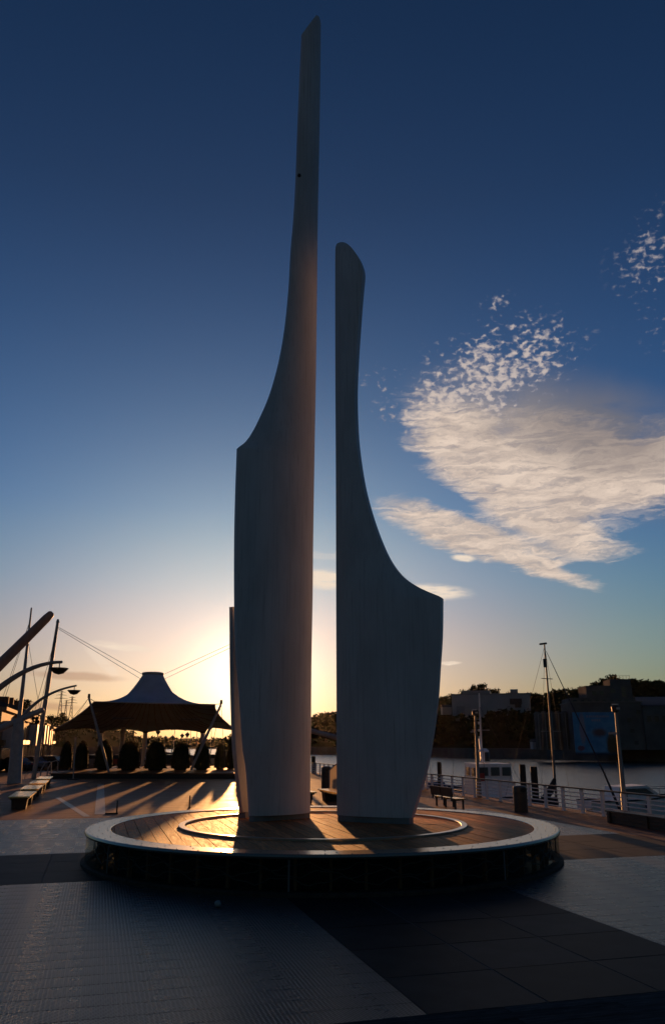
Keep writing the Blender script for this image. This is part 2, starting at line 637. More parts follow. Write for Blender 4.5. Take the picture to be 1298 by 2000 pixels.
    cloth('tent_tan', (.17, .23, .27), .10)

    # tinted glass of the drum, etched with faint wavy lines
    m = bpy.data.materials.new('drum_glass')
    m.use_nodes = True
    T = NT(m.node_tree)
    b = m.node_tree.nodes['Principled BSDF']
    o = next(nd for nd in m.node_tree.nodes if nd.type == 'OUTPUT_MATERIAL')
    b.inputs['Base Color'].default_value = (.012, .016, .016, 1)
    b.inputs['Roughness'].default_value = .14
    b.inputs['Specular IOR Level'].default_value = .5
    tr = T.new('ShaderNodeBsdfTransparent')
    tr.inputs[0].default_value = (.74, .80, .77, 1)
    mx = T.new('ShaderNodeMixShader'); mx.inputs[0].default_value = .80
    T.link(b.outputs[0], mx.inputs[1]); T.link(tr.outputs[0], mx.inputs[2])
    T.link(mx.outputs[0], o.inputs[0])
    M['drum_glass'] = m
    m = bpy.data.materials.new('clear_glass')
    m.use_nodes = True
    T = NT(m.node_tree)
    b = m.node_tree.nodes['Principled BSDF']
    o = next(nd for nd in m.node_tree.nodes if nd.type == 'OUTPUT_MATERIAL')
    b.inputs['Base Color'].default_value = (.5, .48, .44, 1)
    b.inputs['Roughness'].default_value = .3
    tr = T.new('ShaderNodeBsdfTranslucent')
    tr.inputs[0].default_value = (.6, .55, .5, 1)
    mx = T.new('ShaderNodeMixShader'); mx.inputs[0].default_value = .6
    T.link(b.outputs[0], mx.inputs[1]); T.link(tr.outputs[0], mx.inputs[2])
    T.link(mx.outputs[0], o.inputs[0])
    M['clear_glass'] = m

    # mural: a blue poster with a pale tower, pale strokes and a dark figure
    m = mat('mural', (.03, .09, .20), .7)
    T = NT(m.node_tree)
    b = m.node_tree.nodes['Principled BSDF']
    tc = T.new('ShaderNodeTexCoord')
    g = tc.outputs['Generated']
    sep = T.new('ShaderNodeSeparateXYZ'); T.link(g, sep.inputs[0])
    u, v = sep.outputs[0], sep.outputs[2]
    n = T.noise(g, 5, 5, .65)
    c = T.mix(T.smooth(n, .35, .65), (.05, .26, .50, 1), (.10, .40, .62, 1))
    def rect(cx, cy, rx, ry, soft=.25):
        p = T.mapping(T.vmath('ADD', g, T.vmath('MULTIPLY', T.vmath('SUBTRACT', T.noise(g, 9, 3, out='Color'), (.5, .5, .5)), (.06, .06, .06))),
                      (cx, .5, cy), (0, 0, 0), (rx, 50, ry), 'TEXTURE')
        return T.smooth(T.vmath('LENGTH', p, out=1), 1 + soft, 1 - soft)
    c = T.mix(rect(.21, .62, .07, .36), c, (.24, .30, .40, 1))
    c = T.mix(rect(.60, .52, .16, .09, .5), c, (.10, .09, .10, 1))
    c = T.mix(rect(.88, .22, .13, .30), c, (.10, .07, .03, 1))
    c = T.mix(rect(.86, .45, .05, .08), c, (.14, .10, .06, 1))
    c = T.mix(rect(.14, .16, .08, .06), c, (.16, .10, .14, 1))
    c = T.mix(T.smooth(v, .10, .02), c, (.015, .03, .06, 1))
    T.link(c, b.inputs['Base Color'])


build_special()
mat('mural_print', (.25, .36, .48), .7)

# ------------------------------------------------------------------ ground, river, far bank
PZ = .78                                        # top of the round plinth
DISC = AB(22.85, 6.29)
A0, A1, A2, A3 = 9.53, 19.95, 24.96, 35.9
B0, B1, B2 = 3.87, 8.60, 17.45
QB = 21.6                                       # quay edge
g0 = AB(0, 0)


def ab_poly(mb, pts, z):
    n = len(mb.v)
    mb.v += [(p[1], p[0], z) for p in pts]      # local x = b, local y = a
    mb.f.append(tuple(range(n, n + len(pts))))
    mb.sm.append(False)


mb = MB()
ab_poly(mb, [(-400, -2000), (-400, QB), (900, QB), (900, -2000)], -.06)
ab_poly(mb, [(-400, QB), (900, QB), (900, QB)], -.06)
mb = MB().prism([(-2000, -400), (QB, -400), (QB, 1500), (-2000, 1500)], -4, -.06)
struct('ground', mb, M['concrete'], rz=GRID)
mb = MB().prism([(-60, A3 + .01), (QB - .01, A3 + .01), (QB - .01, 95), (-60, 95)], -.05, 0)
struct('promenade', mb, M['promenade_timber'], rz=GRID)
mb = MB().prism([(-200, 95.02), (QB - .01, 95.02), (QB - .01, 700), (-200, 700)], -.05, -.01)
struct('road', mb, M['asphalt'], rz=GRID)
mb = MB().prism([(B2 + .012, -2), (QB - .01, -2), (QB - .01, A3 - .012), (B2 + .012, A3 - .012)], -.05, 0)
struct('path', mb, M['path_brick'], rz=GRID)
mb = MB().add([(-3500, -800, -2.5), (3500, -800, -2.5), (3500, 5000, -2.5), (-3500, 5000, -2.5)], [(0, 1, 2, 3)])
struct('river', mb, M['river_water'])

# plaza: paving of ribbed boards and dark tiles, every board and tile a piece of its own
plaza = struct('plaza', MB().prism([(-14, 3), (B2, 3), (B2, A3), (-14, A3)], -.05, -.03), M['dark_core'], rz=GRID)
DR = 6.28                                       # nothing is laid under the plinth


def hits_disc(b0, b1, a0, a1):
    # True when the piece lies wholly under the plinth
    cs = [math.hypot(b - 6.29, a - 22.85) for b in (b0, b1) for a in (a0, a1)]
    return max(cs) < DR


def in_view(b0, b1, a0, a1):
    for b in (b0, b1, (b0 + b1) / 2):
        for a in (a0, a1):
            p = AB(a, b)
            dep = p.y * CP - EYE * SP
            if p.y > 1 and abs(p.x / dep) < .62:
                return True
    return False


_pm = {}


def slab(name, b0, b1, a0, a1, material, turn=False, z1=0.0, z0=-.03, gap=.006):
    w, l = round(b1 - b0 - 2 * gap, 3), round(a1 - a0 - 2 * gap, 3)
    key = (name, w, l, material, turn)
    if key not in _pm:
        if turn:
            w2, l2 = l, w
        else:
            w2, l2 = w, l
        m_ = MB()
        c = .0005 if turn else .003
        m_.add([(-w2 / 2, -l2 / 2, z0), (w2 / 2, -l2 / 2, z0), (w2 / 2, l2 / 2, z0), (-w2 / 2, l2 / 2, z0),
                (-w2 / 2, -l2 / 2, z1 - c), (w2 / 2, -l2 / 2, z1 - c), (w2 / 2, l2 / 2, z1 - c), (-w2 / 2, l2 / 2, z1 - c),
                (-w2 / 2 + c, -l2 / 2 + c, z1), (w2 / 2 - c, -l2 / 2 + c, z1), (w2 / 2 - c, l2 / 2 - c, z1), (-w2 / 2 + c, l2 / 2 - c, z1)],
               [(0, 1, 5, 4), (1, 2, 6, 5), (2, 3, 7, 6), (3, 0, 4, 7), (4, 5, 9, 8), (5, 6, 10, 9), (6, 7, 11, 10), (7, 4, 8, 11), (8, 9, 10, 11)])
        _pm[key] = m_.mesh(name, M[material])
    o = link(name, _pm[key], plaza)
    o.location = ((b0 + b1) / 2, (a0 + a1) / 2, rnd.uniform(-.0008, .0008) if name != 'ribbed_board' else 0)
    o.rotation_euler = (0, 0, math.pi / 2 if turn else 0) if name == 'ribbed_board' else (rnd.uniform(-.0012, .0012), rnd.uniform(-.0012, .0012), 0)
    return o


def frange(a, b, n):
    return [a + (b - a) * i / n for i in range(n + 1)]


# pale grit in the joints of the tiled bands
part('joint_bed', MB().prism([(B0 + .02, A0 + .02), (B1 - .02, A0 + .02), (B1 - .02, A1), (B0 + .02, A1)], -.028, -.006)
     .prism([(-13.9, A1 + .02), (B2 - .02, A1 + .02), (B2 - .02, A2 - .02), (-13.9, A2 - .02)], -.028, -.006)
     .prism([(B0 + .02, A2), (B1 - .02, A2), (B1 - .02, A3 - .02), (B0 + .02, A3 - .02)], -.028, -.006), M['concrete'], plaza)
# dark tiles in the two crossing bands
for bs, as_ in ((frange(B0, B1, 3), frange(A0, A1, 7)), (frange(-14 + .05, B0, 11), frange(A1, A2, 3)),
                (frange(B0, B1, 3), frange(A1, A2, 3)), (frange(B1, B2, 6), frange(A1, A2, 3)), (frange(B0, B1, 3), frange(A2, A3, 7))):
    for i in range(len(bs) - 1):
        for j in range(len(as_) - 1):
            q = (bs[i], bs[i + 1], as_[j], as_[j + 1])
            if in_view(*q) and not hits_disc(*q):
                slab('dark_tile', *q, 'dark_tile', gap=.010, z0=-.004)
# ribbed boards: rows across the view in front, rows along the quay behind
for b0, b1, nb in ((-8.93, B0, 1), (B1, B2, 1)):
    as_ = frange(A0, A1, 23)
    for j in range(23):
        bs = frange(b0, b1, nb)
        for i in range(nb):
            q = (bs[i], bs[i + 1], as_[j], as_[j + 1])
            if in_view(*q) and not hits_disc(*q):
                slab('ribbed_board', *q, 'ribbed', gap=.005)
for b0, b1, nb in ((-10.93, B0, 24), (B1, B2, 14)):
    bs = frange(b0, b1, nb)
    as_ = frange(A2, A3, 3)
    for i in range(nb):
        for j in range(3):
            q = (bs[i], bs[i + 1], as_[j], as_[j + 1])
            if in_view(*q) and not hits_disc(*q):
                slab('ribbed_board', *q, 'ribbed', turn=True, gap=.0006)
# plain edging boards nearest the camera
for j in range(12):
    a1 = A0 - j * .2
    off = rnd.uniform(0, 2)
    for i in range(-3, 6):
        q = (i * 2.6 + off - 2, i * 2.6 + off + .6, a1 - .2, a1)
        if in_view(*q):
            slab('edging_board', *q, 'edge_board', gap=.005)
# narrow slabs on the promenade, paler than its timber
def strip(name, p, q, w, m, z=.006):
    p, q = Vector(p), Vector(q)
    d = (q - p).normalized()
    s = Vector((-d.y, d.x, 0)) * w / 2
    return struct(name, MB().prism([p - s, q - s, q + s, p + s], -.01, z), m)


strip('pale_strip', AB(37.6, .30), AB(63.8, .40), .45, M['pale_band'])
strip('pale_strip', gp(113, 1558), gp(170, 1595), .28, M['pale_band'])
for i in range(5):                               # dark joints across the pale strip
    pass


# hills of the far bank
def ridge(name, rows, m, step=14):
    """rows: (px, waterline distance, crest distance, py of the crest)"""
    pts = []
    for (p0, d0, e0, y0), (p1, d1, e1, y1) in zip(rows, rows[1:]):
        n = max(2, int(abs(p1 - p0) / step))
        for i in range(n):
            t = i / n
            pts.append((p0 + (p1 - p0) * t, d0 + (d1 - d0) * t, e0 + (e1 - e0) * t, y0 + (y1 - y0) * t))
    grid_ = []
    for k in range(10):
        t = k / 7
        row = []
        for px, d, e, y in pts:
            top = at(px, y, e)
            u = (px - 649) / FPX / CP
            D = d + (e - d) * t if t <= 1 else e + (t - 1) * 300
            zz = -1.2 + (top.z + 1.2) * (1 - (1 - min(t, 1)) ** 1.6)
            if 0 < t <= 1:
                zz += (noise.noise(Vector((px * .05, k * .9, 3))) * 1.4 if t < 1 else noise.noise(Vector((px * .11, 1, 8))) * .6)
            if t > 1:
                zz = top.z - (t - 1) * 60
            row.append((u * D * (CP - (EYE) * 0) , D, zz))
        grid_.append(row)
    mb = MB().grid(grid_)
    struct(name, mb, m, sharp=None)
    return grid_


hill_r = [(448, 480, 620, 1447), (530, 430, 540, 1430), (606, 398, 500, 1408), (660, 385, 480, 1400), (760, 350, 440, 1388), (860, 322, 410, 1374),
          (900, 310, 405, 1368), (1040, 285, 395, 1368), (1110, 270, 385, 1366), (1150, 262, 375, 1357), (1200, 256, 365, 1344),
          (1250, 248, 356, 1348), (1298, 242, 350, 1350), (1450, 225, 330, 1350), (1750, 200, 310, 1360)]
gr = ridge('far_hillside', hill_r, M['hill'])
hill_l = [(-300, 330, 420, 1395), (-60, 340, 430, 1386), (30, 350, 440, 1388), (70, 420, 520, 1405), (120, 520, 640, 1420), (215, 600, 760, 1424),
          (255, 640, 800, 1428), (300, 680, 860, 1445), (480, 760, 950, 1447)]
gl = ridge('distant_hillside', hill_l, M['hill'])

# quay wall of the far bank
mb = MB()
pr = None
for px, d, e, y in hill_r:
    if px < 520:
        continue
    u = (px - 649) / FPX / CP * CP
    p = Vector((u * d * 1.0, d - 6, 0))
    if pr is not None:
        q = [pr, p, p + Vector((0, 14, 0)), pr + Vector((0, 14, 0))]
        mb.prism([(v.x, v.y) for v in q], -4, .9)
    pr = p
struct('far_quay', mb, M['quay_wall'])


# evening air: thin haze that glows towards the sun
hm = bpy.data.materials.new('haze_air')
hm.use_nodes = True
T = NT(hm.node_tree)
for nd in list(hm.node_tree.nodes):
    if nd.type == 'BSDF_PRINCIPLED':
        hm.node_tree.nodes.remove(nd)
pv = T.new('ShaderNodeVolumePrincipled')
pv.inputs['Color'].default_value = (.95, .93, .90, 1)
pv.inputs['Density'].default_value = HAZE
pv.inputs['Anisotropy'].default_value = .84
T.link(pv.outputs[0], next(nd for nd in hm.node_tree.nodes if nd.type == 'OUTPUT_MATERIAL').inputs['Volume'])
hz_ = link('haze', MB().box((0, 2000, 45), (8000, 6400, 100)).mesh('haze', hm))
hz_['kind'] = 'stuff'

# ------------------------------------------------------------------ foliage
def leaf_cloud(mb, c, rad, n, size, seed, flat=1.0, fill=.45):
    r = random.Random(seed)
    for _ in range(n):
        d = Vector((r.gauss(0, 1), r.gauss(0, 1), r.gauss(0, 1))).normalized()
        k = fill + (1 - fill) * r.random() ** .5
        p = Vector(c) + Vector((d.x * rad[0] * k, d.y * rad[1] * k, d.z * rad[2] * k))
        a = Vector((r.gauss(0, 1), r.gauss(0, 1), r.gauss(0, 1))).normalized()
        b = a.cross(d).normalized() if abs(a.dot(d)) < .95 else Vector((1, 0, 0))
        s = size * r.uniform(.6, 1.3)
        m = len(mb.v)
        mb.v += [tuple(p - a * s), tuple(p + b * s * .6), tuple(p + a * s), tuple(p - b * s * .6)]
        mb.f.append((m, m + 1, m + 2, m + 3)); mb.sm.append(False)


def crown_mesh(seed, n=420, shape='round'):
    r = random.Random(seed)
    mb = MB()
    for i in range(7):
        a = r.uniform(0, 6.28)
        k = r.uniform(.2, .62)
        rr = r.uniform(.34, .52)
        leaf_cloud(mb, (math.cos(a) * k, math.sin(a) * k, .62 + r.uniform(-.22, .26)), (rr, rr, rr * .8), n // 7, .11, seed * 31 + i, fill=.2)
    return mb.mesh('crown', M['leaf_dark'], recalc=False)


crowns = [crown_mesh(s) for s in (3, 4, 5)]
tk = MB().tube([(0, 0, -.25), (.02, 0, .2), (0, .02, .55)], [.06, .045, .03], 6)
for k in range(4):
    tk.tube([(0, 0, .3), (math.cos(k * 1.7) * .3, math.sin(k * 1.7) * .3, .7)], [.03, .01], 5)
trunk_me = tk.mesh('trunk', M['bark'])


def tree(px, py, D, h, w, label, group=None, i=0):
    """py is the height of the crown's foot"""
    p = at(px, py, D)
    t = thing('broadleaf_tree', label, 'tree', p, rnd.uniform(0, 6), group)
    part('trunk', trunk_me, None, t)
    part('crown', crowns[i % 3], None, t)
    t.scale = (w / 1.9, w / 1.9, h / 1.25)
    return t


tree(908, 1368, 402, 6, 9, 'bare-looking pale tree left of the round tree behind the long white shed', None, 1)
tree(935, 1366, 404, 9, 13, 'broad dark dome-crowned tree rising behind the long white shed', None, 0)
tree(962, 1366, 404, 6, 8, 'smaller dark tree right of the domed tree behind the white shed', None, 2)
tree(1206, 1350, 364, 8, 15, 'large domed tree on the ridge above the grain tower', None, 1)
tree(1262, 1352, 352, 6, 10, 'rounded tree at the right end of the ridge beside the grain tower', None, 2)
tree(1098, 1366, 384, 6, 8, 'lone round tree on the ridge between the white shed and the grain tower', None, 0)
for i, (px, w) in enumerate([(868, 7), (884, 8), (1056, 6), (1072, 5), (1084, 6), (1118, 7), (1135, 8), (1152, 8), (1170, 9), (1185, 9), (1228, 9),
                             (1242, 8), (1280, 8), (1295, 9), (1310, 9), (612, 6), (626, 7), (640, 6), (655, 8), (850, 7)]):
    yc = next(y0 + (y1 - y0) * (px - p0) / (p1 - p0) for (p0, _, _, y0), (p1, _, _, y1) in zip(hill_r, hill_r[1:]) if p0 <= px <= p1)
    dc = next(y0 + (y1 - y0) * (px - p0) / (p1 - p0) for (p0, _, y0, _), (p1, _, y1, _) in zip(hill_r, hill_r[1:]) if p0 <= px <= p1)
    tree(px, yc + 3, dc - 2, w * rnd.uniform(.55, .85), w * 1.2, 'small dark tree in the wooded skyline of the far ridge', 'trees along the far ridge', i)
for i, (px, py, D, h, w) in enumerate([(112, 1421, 600, 9, 14), (124, 1421, 620, 12, 12), (96, 1418, 560, 8, 13)]):
    tree(px, py, D, h, w, ['low bushy tree left of the twin trees below the pylons', 'pointed dark tree under the pylons', 'spreading tree at the foot of the pylons, nearest the town'][i], None, i)
for i, px in enumerate((-6, 8, 20, 32, 44)):
    tree(px, 1394, 420, 8, 12, ['leftmost tree above the waterfront houses, at the picture edge', 'dark tree above the waterfront houses, left of the thin mast', 'dark tree directly above the white lamp column', 'dark tree above the houses just right of the white column', 'tree above the houses nearest the tent mast'][i], 'trees above the town', i)

# woods on the slope: one mass
mb = MB()
for k in range(900):
    j = rnd.randrange(len(gr[0]) - 1)
    i = rnd.uniform(.5, 7)
    i0 = int(i)
    f = i - i0
    a = Vector(gr[i0][j]).lerp(Vector(gr[min(i0 + 1, 7)][j]), f)
    b = Vector(gr[i0][j + 1]).lerp(Vector(gr[min(i0 + 1, 7)][j + 1]), f)
    p = a.lerp(b, rnd.random())
    s = rnd.uniform(2.2, 4.6) * (1 if i < 6.5 else .7)
    leaf_cloud(mb, (p.x, p.y, p.z + s * .3), (s, s, s * .8), 30, s * .36, k, fill=.5)
for k in range(320):
    j = rnd.randrange(len(gl[0]) - 1)
    i0 = rnd.randrange(1, 7)
    p = Vector(gl[i0][j]).lerp(Vector(gl[i0 + 1][j + 1]), rnd.random())
    s = rnd.uniform(2.5, 5)
    leaf_cloud(mb, (p.x, p.y, p.z + s * .2), (s * 1.3, s, s * .6), 26, s * .4, 5000 + k, fill=.5)
o = part('woodland', mb, M['leaf_dark'], None, sharp=None, recalc=False)
o['kind'] = 'stuff'
o['label'] = 'dense dark woods covering the slopes across the river and beyond the tent'

# ------------------------------------------------------------------ far bank buildings
def facing(px0, px1, D):
    """centre, width of a front facing the camera at distance D"""
    a, b = at(px0, 1450, D), at(px1, 1450, D)
    return (a + b) / 2, (b - a).length


def zed(py, D, px=649):
    return at(px, py, D).z


D = 345
c, w = facing(886, 1038, D)
t = thing('white_shed', 'long pale windowless warehouse among trees on the far hill', 'warehouse', (c.x, c.y, zed(1394, D)), R(-14))
h = zed(1357, D) - zed(1394, D)
part('wall', MB().box((0, 8, h / 2 - 1.5), (w, 18, h + 3)), M['shed_white'], t)
part('roof', MB().box((0, 8, h + .25), (w + .8, 18.8, .5)), M['grey_paint'], t)
part('roof_unit', MB().box((-w * .19, 7, h + 1.1), (w * .36, 10, 1.8)), M['grey_paint'], t)
part('roof_unit', MB().box((w * .30, 7, h + 1.4), (3.2, 4, 2.2)), M['grey_paint'], t)
part('stair', MB().box((w * .32, -1.6, h * .62), (5, 1.0, h * .3)).box((w * .345, -1.6, h * .45), (2.6, 1.0, h * .3)), M['roof_dark'], t)
for k in range(14):
    part('wall_panel', MB().box((-w / 2 + w * (k + .5) / 14, -1.04, h * .52), (w / 14 - .12, .16, h * .92)), M['shed_white'], t)
part('door', MB().box((-w * .48 + 3, -1.1, 1.6), (3.6, .3, 3.2)), M['grey_paint'], t)
c2, w2 = facing(866, 884, 340)
t = thing('shed', 'small grey hut low on the slope left of the white warehouse', 'hut', (c2.x, c2.y, zed(1394, 340)), R(4))
part('wall', MB().box((0, 2, 1.2), (w2, 4, 3)), M['grey_paint'], t)
part('roof', MB().profile([(-.3, 2.7), (4.3, 2.7), (2, 3.8)], -w2 / 2 - .2, w2 / 2 + .2), M['roof_dark'], t)

D = 238
c, w = facing(1122, 1258, D)
zb = .9
t = thing('grain_tower', 'tall grey grain tower block with a blue painted mural on the far quay', 'grain tower', (c.x, c.y, zb), R(-5))
def H_(py):
    return zed(py, D) - zb
h1 = H_(1372)
part('wall', MB().box((0, 8, h1 / 2), (w, 16, h1)), M['silo'], t)
h2 = H_(1362)
part('upper_wall', MB().box((-w * .03, 8, (h1 + h2) / 2), (w * .92, 14, h2 - h1)), M['silo'], t)
part('parapet', MB().box((0, 8, h1 + .15), (w + .6, 16.6, .3)), M['concrete'], t)
wx0, wx1 = -w * .24, w * .42
h3 = H_(1338)
part('penthouse', MB().box(((wx0 + wx1) / 2, 8, (h2 + h3) / 2), (wx1 - wx0, 11, h3 - h2)), M['silo'], t)
part('penthouse', MB().box((w * .28, 8, h3 + 1.0), (w * .3, 8, 2.0)), M['silo'], t)
rl = MB()
for k in range(7):
    rl.box((w * .14 + k * w * .28 / 6, 3.9, h3 + 2.5), (.08, .08, 1.0))
rl.box((w * .28, 3.9, h3 + 3.0), (w * .3, .08, .08))
part('roof_railing', rl, M['cable'], t)
for k in range(8):
    f = part('window', MB().box((-w * .43 + k * w * .105, 1.0 - .02, h2 - 1.2), (1.0, .2, 1.1)), M['window_glass'], t)
for k, (fx, zz) in enumerate([(-.13, .4), (-.02, .4), (.14, .55), (.3, .3), (.3, .7)]):
    part('window', MB().box((w * fx, 2.46, h2 + (h3 - h2) * zz), (1.2, .2, 1.2)), M['window_glass'], t)
for k, (fx, zz) in enumerate([(.30, .62), (.33, .40), (.37, .15), (.44, .8)]):
    part('window', MB().box((w * fx, -.02, h1 * zz), (1.1, .2, 1.1)), M['window_glass'], t)
mw = w * .60
mz0, mz1 = H_(1475), H_(1391)
mo = part('mural', MB().box((-w * .5 + mw / 2 + .1, -.10, (mz0 + mz1) / 2), (mw, .12, mz1 - mz0)), M['mural'], t)
lt = MB()
r2 = random.Random(2)
for row, (x0, x1, zz) in enumerate([(.34, .84, .90), (.46, .70, .81)]):
    xx = x0
    while xx < x1:
        ww = r2.uniform(.03, .045)
        lt.box((-w * .5 + mw * xx + .1, -.175, mz0 + (mz1 - mz0) * zz), (mw * ww, .02, .55 + r2.uniform(-.1, .1)))
        xx += ww + (.012 if r2.random() < .8 else .05)
part('lettering', lt, M['mural_print'], mo)
# silo cylinders
D2 = 246
for k in range(6):
    px = 1052 + k * 13.2
    p = at(px, 1450, D2 + (k % 2) * 1.5)
    rr = 1.02
    hh = zed(1392 + (1.5 if k == 0 else 0), D2) - .9
    t = thing('silo', ['silo at the left end of the row, farthest from the mural', 'second silo from the left end of the far quay row', 'third silo from the left in the far quay row', 'third silo from the mural in the far quay row', 'silo next but one to the mural on the far quay', 'silo standing right beside the mural of the grain tower'][k], 'silo', (p.x, p.y, .9), 0, 'silos on the far quay')
    part('drum', MB().lathe([(rr, 0), (rr, hh), (rr * .6, hh + .5)], 14), M['silo'], t)
    part('cap', MB().lathe([(rr + .12, hh - .3), (rr + .12, hh)], 14), M['concrete'], t)
    part('ladder', MB().box((0, -rr - .1, hh / 2), (.28, .1, hh)), M['pole_grey'], t)
c, w = facing(1262, 1330, 236)
t = thing('grain_store', 'dark plain store building right of the mural tower on the far quay', 'store', (c.x, c.y, .9), R(-5))
hh = zed(1378, 236) - .9
part('wall', MB().box((0, 9, hh / 2), (w, 18, hh)), M['silo'], t)
part('roof', MB().profile([(-.4, hh), (18.4, hh), (9, hh + 3)], -w / 2 - .3, w / 2 + .3), M['roof_dark'], t)
for k in range(4):
    part('window', MB().box((-w * .35 + k * w * .22, -.03, hh * .7), (1.2, .2, 1.6)), M['window_glass'], t)
c, w = facing(1040, 1062, 262)
t = thing('quay_hut', 'low pale hut on the far quay left of the silos', 'hut', (c.x, c.y, .9), 0)
part('wall', MB().box((0, 2, 1.1), (w, 4, 2.2)), M['shed_white'], t)
part('roof', MB().profile([(-.3, 2.2), (4.3, 2.2), (2, 3.2)], -w / 2 - .2, w / 2 + .2), M['roof_dark'], t)


# pylons far to the left
def pylon(px, ytop, ybase, D, label):
    b = at(px, ybase, D)
    hh = at(px, ytop, D).z - b.z
    t = thing('power_pylon', label, 'pylon', b, R(20), 'lattice pylons beyond the town')
    mb = MB()
    w0, w1 = hh * .16, hh * .035
    def corner(i, f):
        w_ = w0 + (w1 - w0) * min(1, f / .75)
        s = ((-1, -1), (1, -1), (1, 1), (-1, 1))[i % 4]
        return Vector((s[0] * w_ / 2, s[1] * w_ / 2, hh * f))
    r_ = .22
    for i in range(4):
        mb.tube([corner(i, 0), corner(i, .75), corner(i, 1)], r_ * 1.3, 4)
        lv = [0, .2, .36, .5, .62, .72, .8, .88, .96]
        for f0, f1 in zip(lv, lv[1:]):
            mb.tube([corner(i, f0), corner(i + 1, f1)], r_ * .7, 4)
            mb.tube([corner(i + 1, f0), corner(i, f1)], r_ * .7, 4)
    part('lattice', mb, M['pylon'], t, sharp=None)
    for f, l in ((.76, .20), (.86, .16), (.95, .12)):
        part('crossarm', MB().tube([(-hh * l, 0, hh * f), (0, 0, hh * (f + .02)), (hh * l, 0, hh * f)], [r_ * .6, r_ * 1.8, r_ * .6], 4), M['pylon'], t)


pylon(115, 1349, 1414, 900, 'leftmost and widest of the three pylons on the horizon')
pylon(126, 1367, 1415, 1100, 'smallest pylon, between the two taller ones on the horizon')
pylon(137, 1360, 1414, 950, 'rightmost slim pylon on the horizon beside the tent')


# ------------------------------------------------------------------ the round plinth
def ring_pts(r, n, a0=0, a1=2 * math.pi):
    return [(r * math.cos(a0 + (a1 - a0) * k / n), r * math.sin(a0 + (a1 - a0) * k / n)) for k in range(n + 1)]


plinth = thing('round_plinth', 'wide round plinth with dark glass sides, metal rim and timber top', 'plinth', DISC, GRID)
RO = 6.45
RI = 5.80
part('rim', MB().lathe([(RI, PZ - .10), (RI, PZ + .012), (RI + .02, PZ + .022), (RO - .03, PZ + .022), (RO, PZ + .005), (RO + .015, PZ - .03), (RO, PZ - .07), (RO - .16, PZ - .09)], 160, cap=False),
     M['rim_metal'], plinth, sharp=12)
part('inner_ring', MB().lathe([(3.86, PZ - .08), (3.86, PZ + .035), (3.87, PZ + .045), (4.02, PZ + .045), (4.03, PZ + .035), (4.03, PZ - .08)], 120, cap=False), M['ring_metal'], plinth, sharp=12)
part('base_ring', MB().lathe([(RO - .05, -.02), (RO + .05, -.02), (RO + .05, .06), (RO + .03, .075), (RO - .2, .09)], 160, cap=False), M['kerb_stone'], plinth, sharp=40)
part('core', MB().lathe([(RO - .9, -.02), (RO - .9, PZ - .14), (0.001, PZ - .12)], 96), M['dark_core'], plinth)
NP = 8
for k in range(NP):
    ab0 = R(-95.6) - GRID
    a0 = ab0 + 2 * math.pi * k / NP + .004
    a1 = ab0 + 2 * math.pi * (k + 1) / NP - .004
    o = part('glass_panel', MB().grid([[(x, y, zz) for x, y in ring_pts(RO - .045, 24, a0, a1)] for zz in (.09, PZ - .085)]
                                  ), M['drum_glass'], plinth)
    am = ab0 + 2 * math.pi * k / NP
    part('glazing_bar', MB().box(((RO - .055) * math.cos(am), (RO - .055) * math.sin(am), (PZ - .085 + .09) / 2), (.03, .035, PZ - .18), am), M['mast_grey'], plinth)
pm = MB().box((0, 0, (PZ - .1) / 2), (.10, .06, PZ - .1)).mesh('post', M['rust'])
for k in range(52):
    a = 2 * math.pi * k / 52
    o = link('post', pm, plinth, ((RO - .38) * math.cos(a), (RO - .38) * math.sin(a), 0), a)
# a frieze of thin wavy rods behind the glass
for q in range(3):
    pts = []
    for k in range(241):
        a = 2 * math.pi * k / 240
        pts.append(((RO - .25) * math.cos(a), (RO - .25) * math.sin(a), .26 + q * .14 + .07 * math.sin(a * 31 + q * 2) + .03 * math.sin(a * 77 + q)))
    part('wavy_rod', MB().tube(pts, .011, 5, cap=False), M['mast_grey'], plinth)
rv = MB().lathe([(.016, 0), (.014, .007), (.006, .011)], 8).mesh('rivet', M['rivet'])
for r_, n_, off in ((RO - .10, 72, 0), (RO - .34, 48, .3), (RO - .56, 60, .5)):
    for k in range(n_):
        a = 2 * math.pi * (k + off) / n_
        link('rivet', rv, plinth, (r_ * math.cos(a), r_ * math.sin(a), PZ + .021))


def plank(x0, x1, ylo, yhi, z):
    """piece of decking between two curves y(x)"""
    n = 5
    xs = [x0 + (x1 - x0) * i / n for i in range(n + 1)]
    poly = [(x, ylo(x)) for x in xs] + [(x, yhi(x)) for x in reversed(xs)]
    out = []
    for p in poly:
        if not out or (abs(p[0] - out[-1][0]) + abs(p[1] - out[-1][1])) > 1e-4:
            out.append(p)
    if len(out) < 3:
        return
    area = sum(p[0] * q[1] - q[0] * p[1] for p, q in zip(out, out[1:] + out[:1]))
    if area < .01:
        return
    part('plank', MB().prism(out, z - .05, z), M['wood'], plinth)


def circ(r, sgn=1):
    return lambda x: sgn * math.sqrt(max(0, r * r - x * x))


